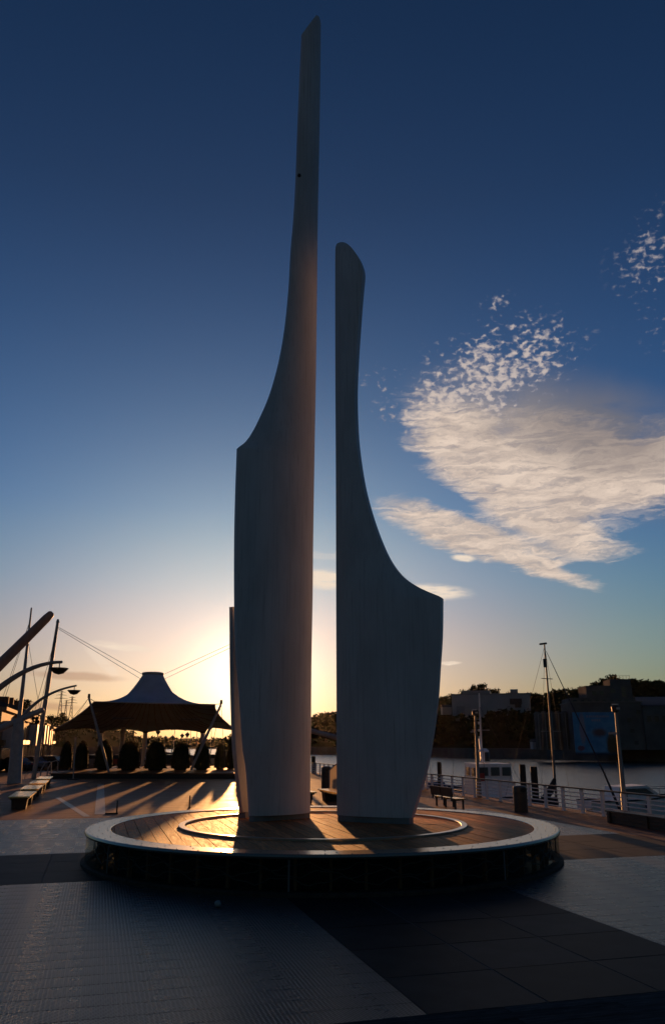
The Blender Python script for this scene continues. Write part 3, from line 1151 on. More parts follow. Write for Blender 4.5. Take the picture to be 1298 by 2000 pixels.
rp = random.Random(11)
W = .30
ns = int(2 * RI / W)
for k in range(-ns // 2 - 1, ns // 2 + 2):
    x0, x1 = k * W + .008, (k + 1) * W - .008
    x0, x1 = max(x0, -RI + .02), min(x1, RI - .02)
    if x1 - x0 < .05:
        continue
    near = 0 if x0 < 0 < x1 else min(abs(x0), abs(x1))
    segs = []
    ro = RI - .012
    if near >= 4.05:
        segs.append((circ(ro, -1), circ(ro)))
    else:
        segs.append((circ(4.04), circ(ro)))
        segs.append((circ(ro, -1), circ(4.04, -1)))
        if near < 3.85:
            segs.append((circ(3.85, -1), circ(3.85)))
    for lo, hi in segs:
        xm = (x0 + x1) / 2
        L0, L1 = lo(xm), hi(xm)
        cuts = []
        if L1 - L0 > 3.2:
            cuts = [L0 + (L1 - L0) * rp.uniform(.3, .7)]
            if L1 - L0 > 7.5:
                cuts = [L0 + (L1 - L0) * rp.uniform(.25, .4), L0 + (L1 - L0) * rp.uniform(.6, .75)]
        fs = [lo] + [None] * len(cuts) + [hi]
        prev = lo
        for cvt in cuts + [None]:
            z = PZ + rp.uniform(-.004, .003)
            if cvt is None:
                plank(x0, x1, prev, hi, z)
            else:
                plank(x0, x1, prev, (lambda c_: (lambda x: c_ - .006))(cvt), z)
                prev = (lambda c_: (lambda x: c_ + .006))(cvt)


# ------------------------------------------------------------------ the blades
def lerp_tab(tab, z):
    if z <= tab[0][0]:
        return tab[0][1]
    for (a, b), (c_, d_) in zip(tab, tab[1:]):
        if z <= c_:
            return b + (d_ - b) * (z - a) / (c_ - a)
    return tab[-1][1]


def smooth_tab(tab):
    """Catmull-Rom resample of (z, s)"""
    if len(tab) < 4:
        return tab
    out = []
    for i in range(len(tab) - 1):
        p0, p1, p2, p3 = tab[max(i - 1, 0)], tab[i], tab[i + 1], tab[min(i + 2, len(tab) - 1)]
        for k in range(8):
            t = k / 8
            h00, h10, h01, h11 = 2 * t ** 3 - 3 * t ** 2 + 1, t ** 3 - 2 * t ** 2 + t, -2 * t ** 3 + 3 * t ** 2, t ** 3 - t ** 2
            dz = p2[0] - p1[0]
            m1 = (p2[1] - p0[1]) / max(1e-6, p2[0] - p0[0]) * dz
            m2 = (p3[1] - p1[1]) / max(1e-6, p3[0] - p1[0]) * dz
            out.append((p1[0] + dz * t, h00 * p1[1] + h10 * m1 + h01 * p2[1] + h11 * m2))
    out.append(tab[-1])
    return out


class Plane:
    def __init__(s, p, q):
        s.o = (p + q) / 2
        s.o.z = p.z
        s.x = (q - p).normalized()
        s.n = Vector((s.x.y, -s.x.x, 0))
        s.rz = math.atan2(s.x.y, s.x.x)

    def hit(s, px, py):
        d = pix_dir(px, py)
        e = Vector((0, 0, EYE))
        k = (s.o - e).dot(s.n) / d.dot(s.n)
        w = e + d * k - s.o
        return w.z, w.dot(s.x)                   # height over base, distance along the face


def blade(name, label, pl, left, right, bulge=(.1, .1), edge=.07, cuts=(), zmin=.16, rows=110, zmax=None, extra=True):
    t = thing(name, label, 'sculpture', pl.o, pl.rz)
    L = []
    for seg in left:
        L += smooth_tab(sorted(seg))
    Rr = []
    for seg in right:
        Rr += smooth_tab(sorted(seg))
    L.sort(); Rr.sort()
    zt = zmax if zmax else min(L[-1][0], Rr[-1][0])
    zs = sorted(set([zmin + (zt - zmin) * i / rows for i in range(rows + 1)] + [z for z, _ in L + Rr if zmin < z < zt][::3]))
    nx = 12
    ring = []
    for z in zs:
        a, b = lerp_tab(L, z), lerp_tab(Rr, z)
        w_ = b - a
        e = min(edge, w_ * .25)
        row = []
        for i in range(nx + 1):
            q = i / nx
            row.append((a + w_ * q, -(e + bulge[0] * min(w_, 2.4) * (1 - (2 * q - 1) ** 2) ** .8), z))
        for i in range(nx, -1, -1):
            q = i / nx
            row.append((a + w_ * q, (e + bulge[1] * min(w_, 2.4) * (1 - (2 * q - 1) ** 2) ** .8), z))
        ring.append(row)
    mb = MB().grid(ring, True, True)
    m = len(ring[0])
    mb.f += [tuple(range(m))[::-1], tuple((len(ring) - 1) * m + k for k in range(m))]
    mb.sm += [False, False]
    me = mb.mesh('body', M['blade_white'], None)
    if cuts:
        bm = bmesh.new(); bm.from_mesh(me)
        for (z1, s1), (z2, s2) in cuts:
            d = Vector((s2 - s1, 0, z2 - z1)).normalized()
            nrm = Vector((-d.z, 0, d.x))
            if nrm.z < 0:
                nrm = -nrm
            g = bm.verts[:] + bm.edges[:] + bm.faces[:]
            r_ = bmesh.ops.bisect_plane(bm, geom=g, plane_co=(s1, 0, z1), plane_no=nrm, clear_outer=True)
            ed = [x for x in r_['geom_cut'] if isinstance(x, bmesh.types.BMEdge)]
            bmesh.ops.edgeloop_fill(bm, edges=ed)
        bmesh.ops.recalc_face_normals(bm, faces=bm.faces)
        bm.to_mesh(me); bm.free()
    me.set_sharp_from_angle(angle=R(38))
    part('body', me, None, t)
    a, b = lerp_tab(L, zmin), lerp_tab(Rr, zmin)
    part('base_plate', MB().box(((a + b) / 2, 0, zmin / 2), (b - a - .10, edge * 2 + .12, zmin + .02)), M['plinth_steel'], t)
    return t, L, Rr


def pts(pl, *xy):
    return [pl.hit(*p) for p in xy]


def pln(p0, p1):
    return Plane(gp(*p0, PZ), gp(*p1, PZ))


pT = pln((488, 1605), (603, 1597))
tl = [pts(pT, (488.5, 1604), (481.5, 1501), (475.5, 1464), (468, 1353), (461.4, 1279), (459, 1183), (459, 1050), (461, 960), (464, 876)),
      pts(pT, (464.5, 874.5), (481, 862), (495.8, 840.5), (508.8, 814.6), (523.6, 781), (534.6, 748), (546.8, 700), (557, 640), (565, 560), (568.8, 490), (573.6, 434), (577.8, 364), (582, 252), (586, 154), (589.8, 70), (592, 10))]
tr = [pts(pT, (603.4, 1597), (603.8, 1483), (605, 1431), (606, 1298), (608.6, 1150), (609.3, 1070), (612.3, 877), (614.9, 737), (617.2, 560), (618.4, 448), (621.7, 280), (623.4, 168), (624.8, 48), (625.2, 10))]
tall, _, _ = blade('sculpture_blade', 'tallest pale blade with a slanted tip, left of the bright gap', pT, tl, tr, (.17, .06), .06,
             cuts=[(pT.hit(590, 66), pT.hit(612, 36)), (pT.hit(611, 36.5), pT.hit(618, 37)), (pT.hit(617, 37), pT.hit(625, 48))])
hz, hs = pT.hit(582, 346)
br = MB().lathe([(.02, -.09), (.06, -.05), (.075, 0), (.05, .06), (.02, .08)], 10, (hs - .02, -.10, hz), 1, 1)
br.box((hs + .06, -.10, hz - .07), (.10, .04, .04))
part('lug', br, M['dark_metal'], tall)

pR = pln((664, 1603), (802, 1609))
rl_ = [pts(pR, (661.2, 1603), (660.8, 1560), (660, 1372), (659.3, 1181), (658.5, 922), (657.4, 737), (657, 560), (657.2, 500), (658, 482), (660, 476), (664, 473.6))]
rr_ = [pts(pR, (803, 1608), (804.6, 1601), (817.6, 1557), (832.4, 1505), (843.4, 1446), (853.4, 1372), (858, 1305), (862, 1242), (863, 1168.5)),
       pts(pR, (862.5, 1167), (822.9, 1150), (789.5, 1128.6), (765.7, 1100), (746.7, 1062), (727.6, 1009.5), (713.3, 957), (704.8, 909.5), (699, 862), (696.2, 809.5),
           (695.7, 762), (698, 705), (701.4, 652), (706, 590), (709.3, 554), (710.7, 537), (709.3, 526), (702, 506.6), (688.3, 487), (674.3, 475.8), (667, 473.8))]
blade('sculpture_blade', 'shorter pale blade with a rounded tip and a wide right shoulder', pR, rl_, rr_, (.06, .10), .13, rows=150)

pB0 = gp(475, 1597, PZ)
pB = Plane(pB0, pB0 + Vector((.62, 2.1, 0)))
def onB(z, s):
    return (z, s)
hw = 1.1
bl = [[pB.hit(475.5, 1597), pB.hit(470, 1583), pB.hit(464, 1531), pB.hit(457, 1464), pB.hit(452.5, 1335), pB.hit(451.2, 1186)]]
zsh = bl[0][-1][0]
brr = [[(0, hw), (zsh * .5, hw), (zsh, hw)]]
blade('sculpture_blade', 'low pale blade mostly hidden behind the tallest one, only its left edge showing', pB, bl, brr, (.06, .06), .06,
      cuts=[((zsh, bl[0][-1][1]), (zsh + .5, bl[0][-1][1] + 1.0))], zmax=zsh + .02)


# ------------------------------------------------------------------ tent and stage
SD = 70.8
pa, pb = gp(112, 1521), gp(470, 1521)
stage = thing('stage', 'low dark stage platform under the peaked tent', 'stage', ((pa.x + pb.x) / 2, SD, 0), 0)
sw = pb.x - pa.x + 3
part('deck', MB().box((.8, 11, .41), (sw, 22, .08)), M['promenade_timber'], stage)
part('fascia', MB().box((.8, 11, .185), (sw - .2, 21.8, .37)), M['stage_face'], stage)

TC = at(299, 1318, 81)
anchors = [at(185, 1370, 72), at(420, 1375.5, 72), at(459, 1424, 81), at(396, 1429, 93), at(284, 1430, 95), at(196, 1428, 93), at(104, 1426, 82)]
tent = thing('peaked_tent', 'large peaked fabric tent with a white cone top and brown lining over the stage', 'tent', (TC.x, TC.y, .45))
to = Vector((TC.x, TC.y, .45))
rim_pts = []
NE = 12
for i in range(len(anchors)):
    a, b = anchors[i], anchors[(i + 1) % len(anchors)]
    for k in range(NE):
        u = k / NE
        p = a.lerp(b, u)
        pull = 4 * u * (1 - u) * (.03 if i == 0 else .09)
        p = p.lerp(Vector((TC.x, TC.y, p.z)), pull)
        if i not in (0,):
            p.z += 4 * u * (1 - u) * (.28 if i in (3, 4) else .30)
        rim_pts.append(p - to)
ztop = TC.z - .45
RT = 1.0
def tent_grid(dz):
    rows = []
    for k in range(25):
        t = k / 24
        row = []
        for p in rim_pts:
            h = Vector((p.x, p.y, 0))
            q = h.normalized() * RT
            xy = h.lerp(q, t)
            zz = p.z + (ztop - p.z) * (.10 * t + .90 * t ** 2.7) + dz
            row.append((xy.x, xy.y, zz))
        rows.append(row)
    return rows
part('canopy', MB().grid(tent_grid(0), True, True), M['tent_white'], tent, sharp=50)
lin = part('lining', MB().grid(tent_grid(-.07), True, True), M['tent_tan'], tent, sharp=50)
part('collar', MB().lathe([(RT + .02, -.06), (RT + .10, 0), (RT + .10, .18), (RT - .1, .24), (.001, .26)], 24, (0, 0, ztop)), M['pole_grey'], tent)
tg = tent_grid(-.085)
for i in range(0, len(rim_pts), 3):
    part('seam', MB().tube([tg[k][i] for k in range(0, 22, 3)], .045, 4), M['dark_metal'], tent)
hem = MB().tube([Vector(p) + Vector((0, 0, -.02)) for p in rim_pts] + [Vector(rim_pts[0])], .05, 6)
part('hem', hem, M['dirty_white'], tent)
for px, D, lab in ((239, 90, None), (283, 93, None), (395, 92, None), (196, 92, None)):
    p = at(px, 1450, D)
    ztp = at(px, 1432, D).z + (1.3 if px == 239 else .3)
    part('column', MB().lathe([(.30, 0), (.26, .3), (.24, ztp - .45)], 14, (p.x - to.x, p.y - to.y, 0)), M['white_paint'], tent)
    if px != 239:
        part('bracket', MB().lathe([(.26, ztp - .75), (.42, ztp - .5), (.55, ztp - .28)], 10, (p.x - to.x, p.y - to.y, 0)), M['dark_metal'], tent)
# leaning edge masts with their stays
for foot, head, corner, D in (((213, 1508), (174, 1363), 0, 71.5), ((373, 1504), (432, 1375), 1, 71.5)):
    f, h = at(*foot, D), at(*head, D)
    m_ = part('edge_mast', MB().tube([f - to, f.lerp(h, .5) - to, h - to], [.10, .13, .09], 10), M['pole_grey'], tent)
    part('mast_cap', MB().tube([h - to, h + Vector((0, 0, .35)) - to], [.13, .10], 8), M['dark_metal'], m_)
    part('stay', MB().tube([h - to, anchors[corner] - to], .025, 4), M['cable'], tent)
    side = anchors[6] if corner == 0 else anchors[2]
    part('stay', MB().tube([h - to, Vector((side.x, side.y - 6, .05)) - to], .02, 4), M['cable'], tent)
    part('stay', MB().tube([h - to, Vector((side.x + (1.5 if corner == 0 else -1.5), side.y - 8, .05)) - to], .02, 4), M['cable'], tent)
f, h = gp(143, 1526), at(148, 1440, 69)
f = at(143, 1525, 69)
f.z = 0
part('tie_pole', MB().tube([f - to, h - to], .06, 8), M['pole_grey'], tent)
part('tie_foot', MB().box((f.x - to.x, f.y - to.y, -.41), (.9, .5, .08)), M['dark_metal'], tent)
# tall main mast on the left, one more hidden by the sculpture on the right
f, h = gp(66, 1520), at(113, 1216, 69.5)
m_ = part('main_mast', MB().tube([f - to, f.lerp(h, .6) - to, h - to], [.20, .19, .12], 12), M['dirty_white'], tent)
part('mast_cap', MB().tube([h - to, h + Vector((0, 0, .3)) - to], [.17, .08], 8), M['pole_grey'], m_)
ring_l = TC + Vector((-1.0, 0, 0))
for dz, dx in ((-.1, 0), (-.55, -.15)):
    part('stay', MB().tube([h + Vector((.05, 0, -.35 + dz * .3)) - to, ring_l + Vector((dx, 0, dz + .1)) - to], .022, 4), M['cable'], tent)
for e in ((30, 1500), (48, 1505)):
    g = gp(e[0], 1522)
    part('stay', MB().tube([h + Vector((0, 0, -1.0)) - to, g - to], .02, 4), M['cable'], tent)
h2 = at(575, 1200, 76)
f2 = at(560, 1515, 76); f2.z = 0
part('main_mast', MB().tube([f2 - to, f2.lerp(h2, .6) - to, h2 - to], [.20, .19, .12], 12), M['dirty_white'], tent)
for dz in (-.1, -.6):
    part('stay', MB().tube([h2 + Vector((0, 0, dz * .5)) - to, TC + Vector((1.0, 0, dz + .1)) - to], .018, 4), M['cable'], tent)
part('ridge_lamp', MB().box((anchors[0].x + 2.6 - to.x, 71.6 - to.y + .9, 4.6), (1.9, .25, .14)), M['dark_metal'], tent)
part('ridge_lamp', MB().box((anchors[1].x - 2.2 - to.x, 71.6 - to.y + .9, 4.5), (1.7, .25, .14)), M['dark_metal'], tent)

# clipped shrubs along the stage
shrub_pos = [(133, 1447, 20, 80.5), (163, 1446, 22, 80), (206, 1446, 29, 79.5), (255, 1446, 35, 78.5), (307, 1447, 35, 78.5), (355, 1449, 31, 79), (396, 1450, 27, 79.8),
             (432, 1450, 20, 80.8), (452, 1452, 17, 82), (478, 1452, 16, 83), (505, 1453, 16, 84)]
tops = []
for v in range(3):
    rows = []
    rs = random.Random(40 + v)
    for i in range(15):
        f = i / 14
        prof = (1 - f ** 3) ** .6 if f < 1 else 0
        rows.append([(math.cos(k * .3927) * .47 * prof * (1 + noise.noise(Vector((k * .9, i * .5, v * 9))) * .07),
                      math.sin(k * .3927) * .47 * prof * (1 + noise.noise(Vector((k * .9, i * .5, v * 9 + 4))) * .07), .06 + f * .93) for k in range(16)])
    mb = MB().grid(rows, True, True)
    for k in range(900):
        f = rs.random()
        prof = (1 - f ** 3) ** .6 * .49 + rs.uniform(0, .02)
        a = rs.uniform(0, 6.28)
        p = Vector((math.cos(a) * prof, math.sin(a) * prof, .06 + f * .93))
        d = Vector((rs.gauss(0, 1), rs.gauss(0, 1), rs.gauss(0, 1))).normalized()
        e = d.cross(Vector((0, .3, 1))).normalized()
        m = len(mb.v)
        s = .034 * rs.uniform(.6, 1.3)
        mb.v += [tuple(p - d * s), tuple(p + e * s * .6), tuple(p + d * s), tuple(p - e * s * .6)]
        mb.f.append((m, m + 1, m + 2, m + 3)); mb.sm.append(False)
    tops.append(mb.mesh('foliage', M['leaf_topiary'], recalc=False))
pot = MB().lathe([(.30, 0), (.36, .10), (.34, .105)], 12).mesh('pot', M['black_rubber'])
wheel = MB().lathe([(.03, 0), (.03, .02)], 8).mesh('castor', M['pole_grey'])
SL = ['narrow clipped shrub at the far left end of the stage', 'second clipped shrub from the left on the stage, behind the thin tie pole', 'clipped shrub behind the leaning left edge mast',
      'wide clipped shrub just left of the white tent column', 'wide clipped shrub just right of the white tent column', 'clipped shrub under the tent between the column and the right edge mast',
      'clipped shrub at the foot of the leaning right edge mast', 'slim clipped shrub left of the one at the sculpture edge', 'slim clipped shrub partly hidden by the sculpture edge',
      'clipped shrub hidden behind the sculpture', 'clipped shrub hidden behind the sculpture']
for i, (px, py, wpx, D) in enumerate(shrub_pos):
    if i > 9:
        continue
    top = at(px, py, D)
    sw_ = wpx / FPX * D * 1.18
    t = thing('clipped_shrub', SL[i], 'shrub', (top.x, D, .45), i * 1.1, 'clipped shrubs along the stage')
    part('foliage', tops[i % 3], None, t)
    part('pot', pot, None, t)
    t.scale = (sw_, sw_, top.z - .45)


# ------------------------------------------------------------------ quay lamp masts with booms
def lamp_arm(parent, pts_, r0, r1, head=True, drop=.35):
    a = part('lamp_arm', MB().tube(pts_, [r0 + (r1 - r0) * i / (len(pts_) - 1) for i in range(len(pts_))], 10), M['pole_grey'], parent)
    if head:
        e = Vector(pts_[-1]).lerp(Vector(pts_[-2]), .35)
        lb = MB().lathe([(.001, -drop - .34), (.26, -drop - .27), (.46, -drop - .06), (.52, -drop), (.47, -drop + .03), (.001, -drop + .06)], 20, e)
        part('lamp_bowl', lb, M['dark_metal'], a)
        part('lamp_hanger', MB().tube([e + Vector((0, 0, .02)), e + Vector((0, 0, -drop))], .03, 6), M['pole_grey'], a)
    return a


def q3(p, q, c, n=12):
    p, q, c = Vector(p), Vector(q), Vector(c)
    return [p * (1 - t) ** 2 + c * 2 * t * (1 - t) + q * t * t for t in [i / n for i in range(n + 1)]]


def mast_lamp(label, D, foot, colt, mast_top, boom, boom_r, boom_mat, arm, arm_r, extra=None):
    f = at(*foot, D)
    f.z = 0
    t = thing('mast_lamp', label, 'lamp post', f, 0)
    L = lambda q: at(*q, D) - f
    ct = L(colt)
    part('column', MB().tube([(0, 0, 0), ct * .5, ct], [.52, .46, .40], 14), M['dirty_white'], t)
    if mast_top:
        mt = L(mast_top)
        part('mast', MB().tube([ct, ct.lerp(mt, .5), mt], [.17, .12, .06], 10), M['grey_paint'], t)
        for e in ((-14, 1418), (-3, 1405)):
            part('stay', MB().tube([mt.lerp(ct, .12), L(e)], .018, 4), M['cable'], t)
        part('stay', MB().tube([mt.lerp(ct, .3), L((78, 1386))], .016, 4), M['cable'], t)
    b0, b1 = L(boom[0]), L(boom[1])
    n = 14
    bp, rr = [], []
    for i in range(n + 1):
        u = i / n
        bp.append(b0.lerp(b1, u))
        rr.append(boom_r[0] + (boom_r[1] - boom_r[0]) * u)
    rr[-1] *= .45
    bp.insert(-1, b0.lerp(b1, .985)); rr.insert(-1, boom_r[1] * .85)
    part('boom', MB().tube(bp, rr, 14), boom_mat, t)
    if arm:
        lamp_arm(t, q3(L(arm[0]), L(arm[2]), L(arm[1])), *arm_r)
    return t


mast_lamp('white lamp mast with short boom and curved lamp arm at left edge', 62.9, (28, 1530), (38, 1403), (62, 1187),
          ((-6, 1426), (86, 1385)), (.26, .20), M['dirty_white'], ((42, 1404), (78, 1352), (150, 1339)), (.15, .07))
mast_lamp('near lamp mast at left edge showing its brown spar and curved lamp arm', 44.3, (-50, 1575), (-36, 1400), None,
          ((-70, 1368), (103, 1196)), (.34, .24), M['boom_wood'], ((-50, 1390), (40, 1293), (122, 1293)), (.20, .08))
mast_lamp('grey spar of a lamp mast seen through the gap between the blades', 52, (748, 1548), (744, 1462), None,
          ((800, 1478), (575, 1419)), (.20, .15), M['grey_paint'], None, None)

# ------------------------------------------------------------------ benches
bt = MB().box((0, 0, .55), (.97, 4.2, .09))
bench = thing('flat_bench', 'nearest of the flat benches at the left, its top catching the light', 'bench', gp(40, 1580) + AT * 1.4 + BN * -.05, GRID, 'flat benches along the left side')
for i in range(5):
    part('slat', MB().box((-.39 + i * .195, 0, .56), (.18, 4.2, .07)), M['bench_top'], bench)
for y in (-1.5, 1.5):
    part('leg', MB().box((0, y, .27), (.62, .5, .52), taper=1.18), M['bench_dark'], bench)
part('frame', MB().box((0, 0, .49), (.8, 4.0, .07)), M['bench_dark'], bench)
b0 = bench.location.copy()
for k, lab in enumerate(['second nearest flat bench in the row at the left', 'third flat bench in the row at the left', 'farthest flat bench of the row, nearest the tent mast'], 1):
    dup(bench, b0 + AT * (6.3 * k) + BN * (-.05 * k), GRID, lab)
dup(bench, gp(612, 1568) + AT * 1.0 + BN * -.6, GRID, 'flat bench seen in the gap, its end hidden by the tall blade')
dup(bench, gp(668, 1572) + AT * 1.2 + BN * .1, GRID, 'flat bench seen in the gap, running behind the shorter blade')

# bench with a back by the railing
p = gp(860, 1577)
t = thing('backed_bench', 'dark bench with a two-panel backrest behind the right blade', 'bench', p + BN * .25, GRID)
for i in range(4):
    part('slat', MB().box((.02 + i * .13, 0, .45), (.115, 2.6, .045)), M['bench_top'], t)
for y in (-.66, .66):
    part('back_panel', MB().box((-.20, y, .74), (.06, 1.2, .42), M=Matrix.Rotation(R(-8), 3, 'Y')), M['bench_dark'], t)
for y in (-1.1, 0, 1.1):
    part('leg', MB().box((.02, y, .21), (.07, .08, .42)).box((.42, y, .21), (.07, .08, .42)).box((.2, y, .40), (.5, .07, .06)).box((-.17, y, .6), (.05, .07, .5)), M['dark_metal'], t)


# bins
def bin_(p, label, h=1.1, r=.32):
    t = thing('litter_bin', label, 'litter bin', p, 0)
    part('body', MB().lathe([(r, 0), (r, h * .70), (r, h * .72)], 24), M['bin_metal'], t)
    part('hood', MB().lathe([(r, h * .72), (r, h * .9), (r * .96, h * .95), (r * .7, h * .99), (.001, h)], 24), M['bin_metal'], t)
    part('opening', MB().lathe([(.001, -.015), (.15, -.01), (.15, .01), (.001, .015)], 16, (0, 0, 0), 1.0, .62), M['black_rubber'], t)
    o = t.children[-1]
    o.location = (.10, -r * .965, h * .84)
    o.rotation_euler = (R(90), 0, R(18))
    part('band', MB().lathe([(r + .012, h * .70), (r + .012, h * .73)], 24, cap=False), M['dark_metal'], t)
    return t


bin_(gp(1017, 1586), 'round-topped litter bin in front of the right-hand railing', 1.13, .31)
bin_(gp(637, 1543), 'dark domed litter bin seen in the gap between the blades', 1.5, .33)

# glass screen in the gap
p = gp(655, 1557)
t = thing('glass_screen', 'arched frosted glass screen beside the dark bin in the gap', 'screen', p, R(12))
ol = [(-.36, .08)] + [(-.36 + .95 * i / 10, 1.45 + .42 * math.sin(min(1, i / 7) * 1.57)) for i in range(11)] + [(.59, .08)]
vs = [(x, -.012, z) for x, z in ol] + [(x, .012, z) for x, z in ol]
n = len(ol)
part('glass', MB().add(vs, [tuple(range(n)), tuple(range(n, 2 * n))[::-1]] + [(i, (i + 1) % n, n + (i + 1) % n, n + i) for i in range(n)]), M['clear_glass'], t)
part('frame', MB().tube([(x, 0, z) for x, z in ol], .03, 6), M['pole_grey'], t)
part('foot', MB().box((.12, 0, .05), (1.1, .3, .1)), M['dark_metal'], t)

# low timber planter wall at right
p = gp(1188, 1607)
a_, b_ = toAB(p)
t = thing('timber_planter', 'low dark timber box wall in front of the railing at the right edge', 'planter', AB(a_, b_), GRID)
for k in range(3):
    part('board', MB().box((.32, -3.4, .065 + k * .13), (.64, 7.0, .12)), M['bench_dark'], t)
for y in (-.05, -2.3, -4.6):
    part('upright', MB().box((-.03, y - .05, .21), (.06, .12, .42)), M['bench_dark'], t)
part('cap', MB().box((.32, -3.4, .425), (.72, 7.1, .05)), M['rail_cap'], t)

# short dark rods by the plinth
for px, py, lab in ((228, 1590, 'short dark rod with a low bar left of the plinth rim'), (370, 1578, 'short dark rod standing behind the plinth rim')):
    t = thing('marker_post', lab, 'post', gp(px, py), GRID)
    part('rod', MB().tube([(0, 0, 0), (0, 0, .56)], .032, 8), M['dark_metal'], t)
    part('foot', MB().box((-.22 if px < 300 else 0, 0, .03), (.55 if px < 300 else .12, .07, .06)), M['dark_metal'], t)
t = link('ball', MB().lathe([(.001, -.06)] + [(.06 * math.cos(a), .06 * math.sin(a)) for a in [R(x) for x in range(-75, 80, 15)]] + [(.001, .06)], 16).mesh('ball', M['ball'], 60), None, gp(425, 1772) + Vector((0, 0, .06)))
tag(t, 'small pale ball lying on the dark paving in front of the plinth', 'ball')
# bike hoops on the left
for k, (px, py) in enumerate(((78, 1512), (92, 1508))):
    p = gp(px, py + 8)
    t = thing('bike_hoop', ['curved metal hoop nearer the flat benches', 'curved metal hoop farther from the flat benches'][k], 'bike hoop', p, GRID)
    part('hoop', MB().tube([(0, 0, 0), (.05, 0, .7), (.3, .1, 1.25), (.7, .2, 1.38), (.85, .3, 1.2), (.9, .3, 0)], .05, 8), M['dirty_white'], t)
    part('foot', MB().box((.45, .15, .03), (1.1, .3, .06)), M['dark_metal'], t)

# ------------------------------------------------------------------ railing on the quay edge
RB = 20.75
rail = thing('quay_railing', 'white railing with a dark handrail along the water edge', 'railing', AB(0, RB), GRID)
post_me = MB().box((0, 0, .5), (.08, .20, 1.0)).box((0, 0, .01), (.16, .26, .03)).mesh('post', M['rail_white'])
ra0, ra1, rs_ = 20.0, 110.0, 1.53
np_ = int((ra1 - ra0) / rs_)
for k in range(np_ + 1):
    link('post', post_me, rail, (0, ra0 + k * rs_, 0))
for k in range(5):
    part('rail', MB().tube([(0, ra0, .16 + k * .17), (0, ra1, .16 + k * .17)], .026, 6), M['rail_white'], rail)
part('handrail', MB().box((0, (ra0 + ra1) / 2, 1.03), (.16, ra1 - ra0, .06)), M['rail_cap'], rail)


def quay_lamp(p, h, label, r0=.26):
    t = thing('quay_lamp', label, 'lamp post', p, GRID + .15, 'lamp posts on the quay railing')
    part('pole', MB().tube([(0, 0, 0), (0, 0, h * .22), (0, 0, h * .24), (0, 0, h)], [r0, r0 * .9, r0 * .62, r0 * .34], 14), M['lamp_white'], t)
    hd = part('lamp_head', MB().lathe([(.08, 0), (.16, .05), (.17, .24), (.12, .30), (.001, .32)], 12, (0, 0, h)), M['dark_metal'], t)
    part('lamp_lens', MB().box((0, -.15, h + .17), (.16, .06, .08)), M['lamp_glass'], hd)
    part('lamp_fin', MB().box((0, 0, h + .35), (.20, .20, .04)), M['sea_lamp'], hd)
    part('bracket', MB().box((0, .25, h * .80), (.10, .5, .08)), M['pole_grey'], t)
    return t


def on_rail(px, b=RB + .35, py=1575):
    # point on the railing line under a given column of the photograph
    lo, hi = 15., 150.
    for _ in range(60):
        m = (lo + hi) / 2
        q = AB(m, b)
        x = 649 + FPX * q.x / (q.y * CP - EYE * SP)
        if x > px:
            lo = m
        else:
            hi = m
    return AB(lo, b)


p = on_rail(1222)
quay_lamp(p, at(1204, 1392, p.y).z, 'nearer quay lamp post at the right by the timber planter', .155)
p = on_rail(935)
quay_lamp(p, at(926, 1398, p.y).z, 'farther quay lamp post in front of the fishing boat', .15)


# ------------------------------------------------------------------ boats
WZ = -2.5


def hull_mb(L, B, fb, fs, n=14, tr=.78):
    """x across, y along (bow at +y), water at 0; fb/fs: freeboard at bow and stern"""
    rows = []
    for i in range(n + 1):
        t = i / n
        y = -L / 2 + L * t
        w_ = B / 2 * (tr + (1 - tr) * math.sin(min(1, t / .45) * 1.57)) if t < .45 else B / 2 * max(.02, 1 - ((t - .45) / .55) ** 2.3)
        top = fs + (fb - fs) * t ** 2
        yb = y + (L * .07 * (t ** 6))
        rows.append([(-w_, yb, top), (-w_ * .93, yb, top * .5), (-w_ * .75, y, -.15), (0, y, -.4), (w_ * .75, y, -.15), (w_ * .93, yb, top * .5), (w_, yb, top)])
    mb = MB().grid(rows)
    mb.f += [(0, 1, 2, 3, 4, 5, 6)]
    mb.sm += [False]
    deck = MB().grid([[(r[0][0] * .97, r[0][1], r[0][2] - .12), (r[6][0] * .97, r[6][1], r[6][2] - .12)] for r in rows], False)
    rub = MB()
    for sgn in (0, 6):
        rub.tube([r[sgn] for r in rows], .06, 6)
    return mb, deck, rub


def boat(name, label, p, rz, L, B, fb, fs, hm, group=None):
    t = thing(name, label, 'boat', (p[0], p[1], WZ), rz, group)
    h, d, r_ = hull_mb(L, B, fb, fs)
    part('hull', h, hm, t, sharp=45)
    part('deck', d, M['boat_white'], t)
    part('rubbing_strake', r_, M['dark_metal'], t)
    return t


def window_row(parent, xs, y, z, w, h, axis='y'):
    for x in xs:
        part('window', MB().box((x, y, z) if axis == 'y' else (y, x, z), (w, .05, h) if axis == 'y' else (.05, w, h)), M['window_glass'], parent)


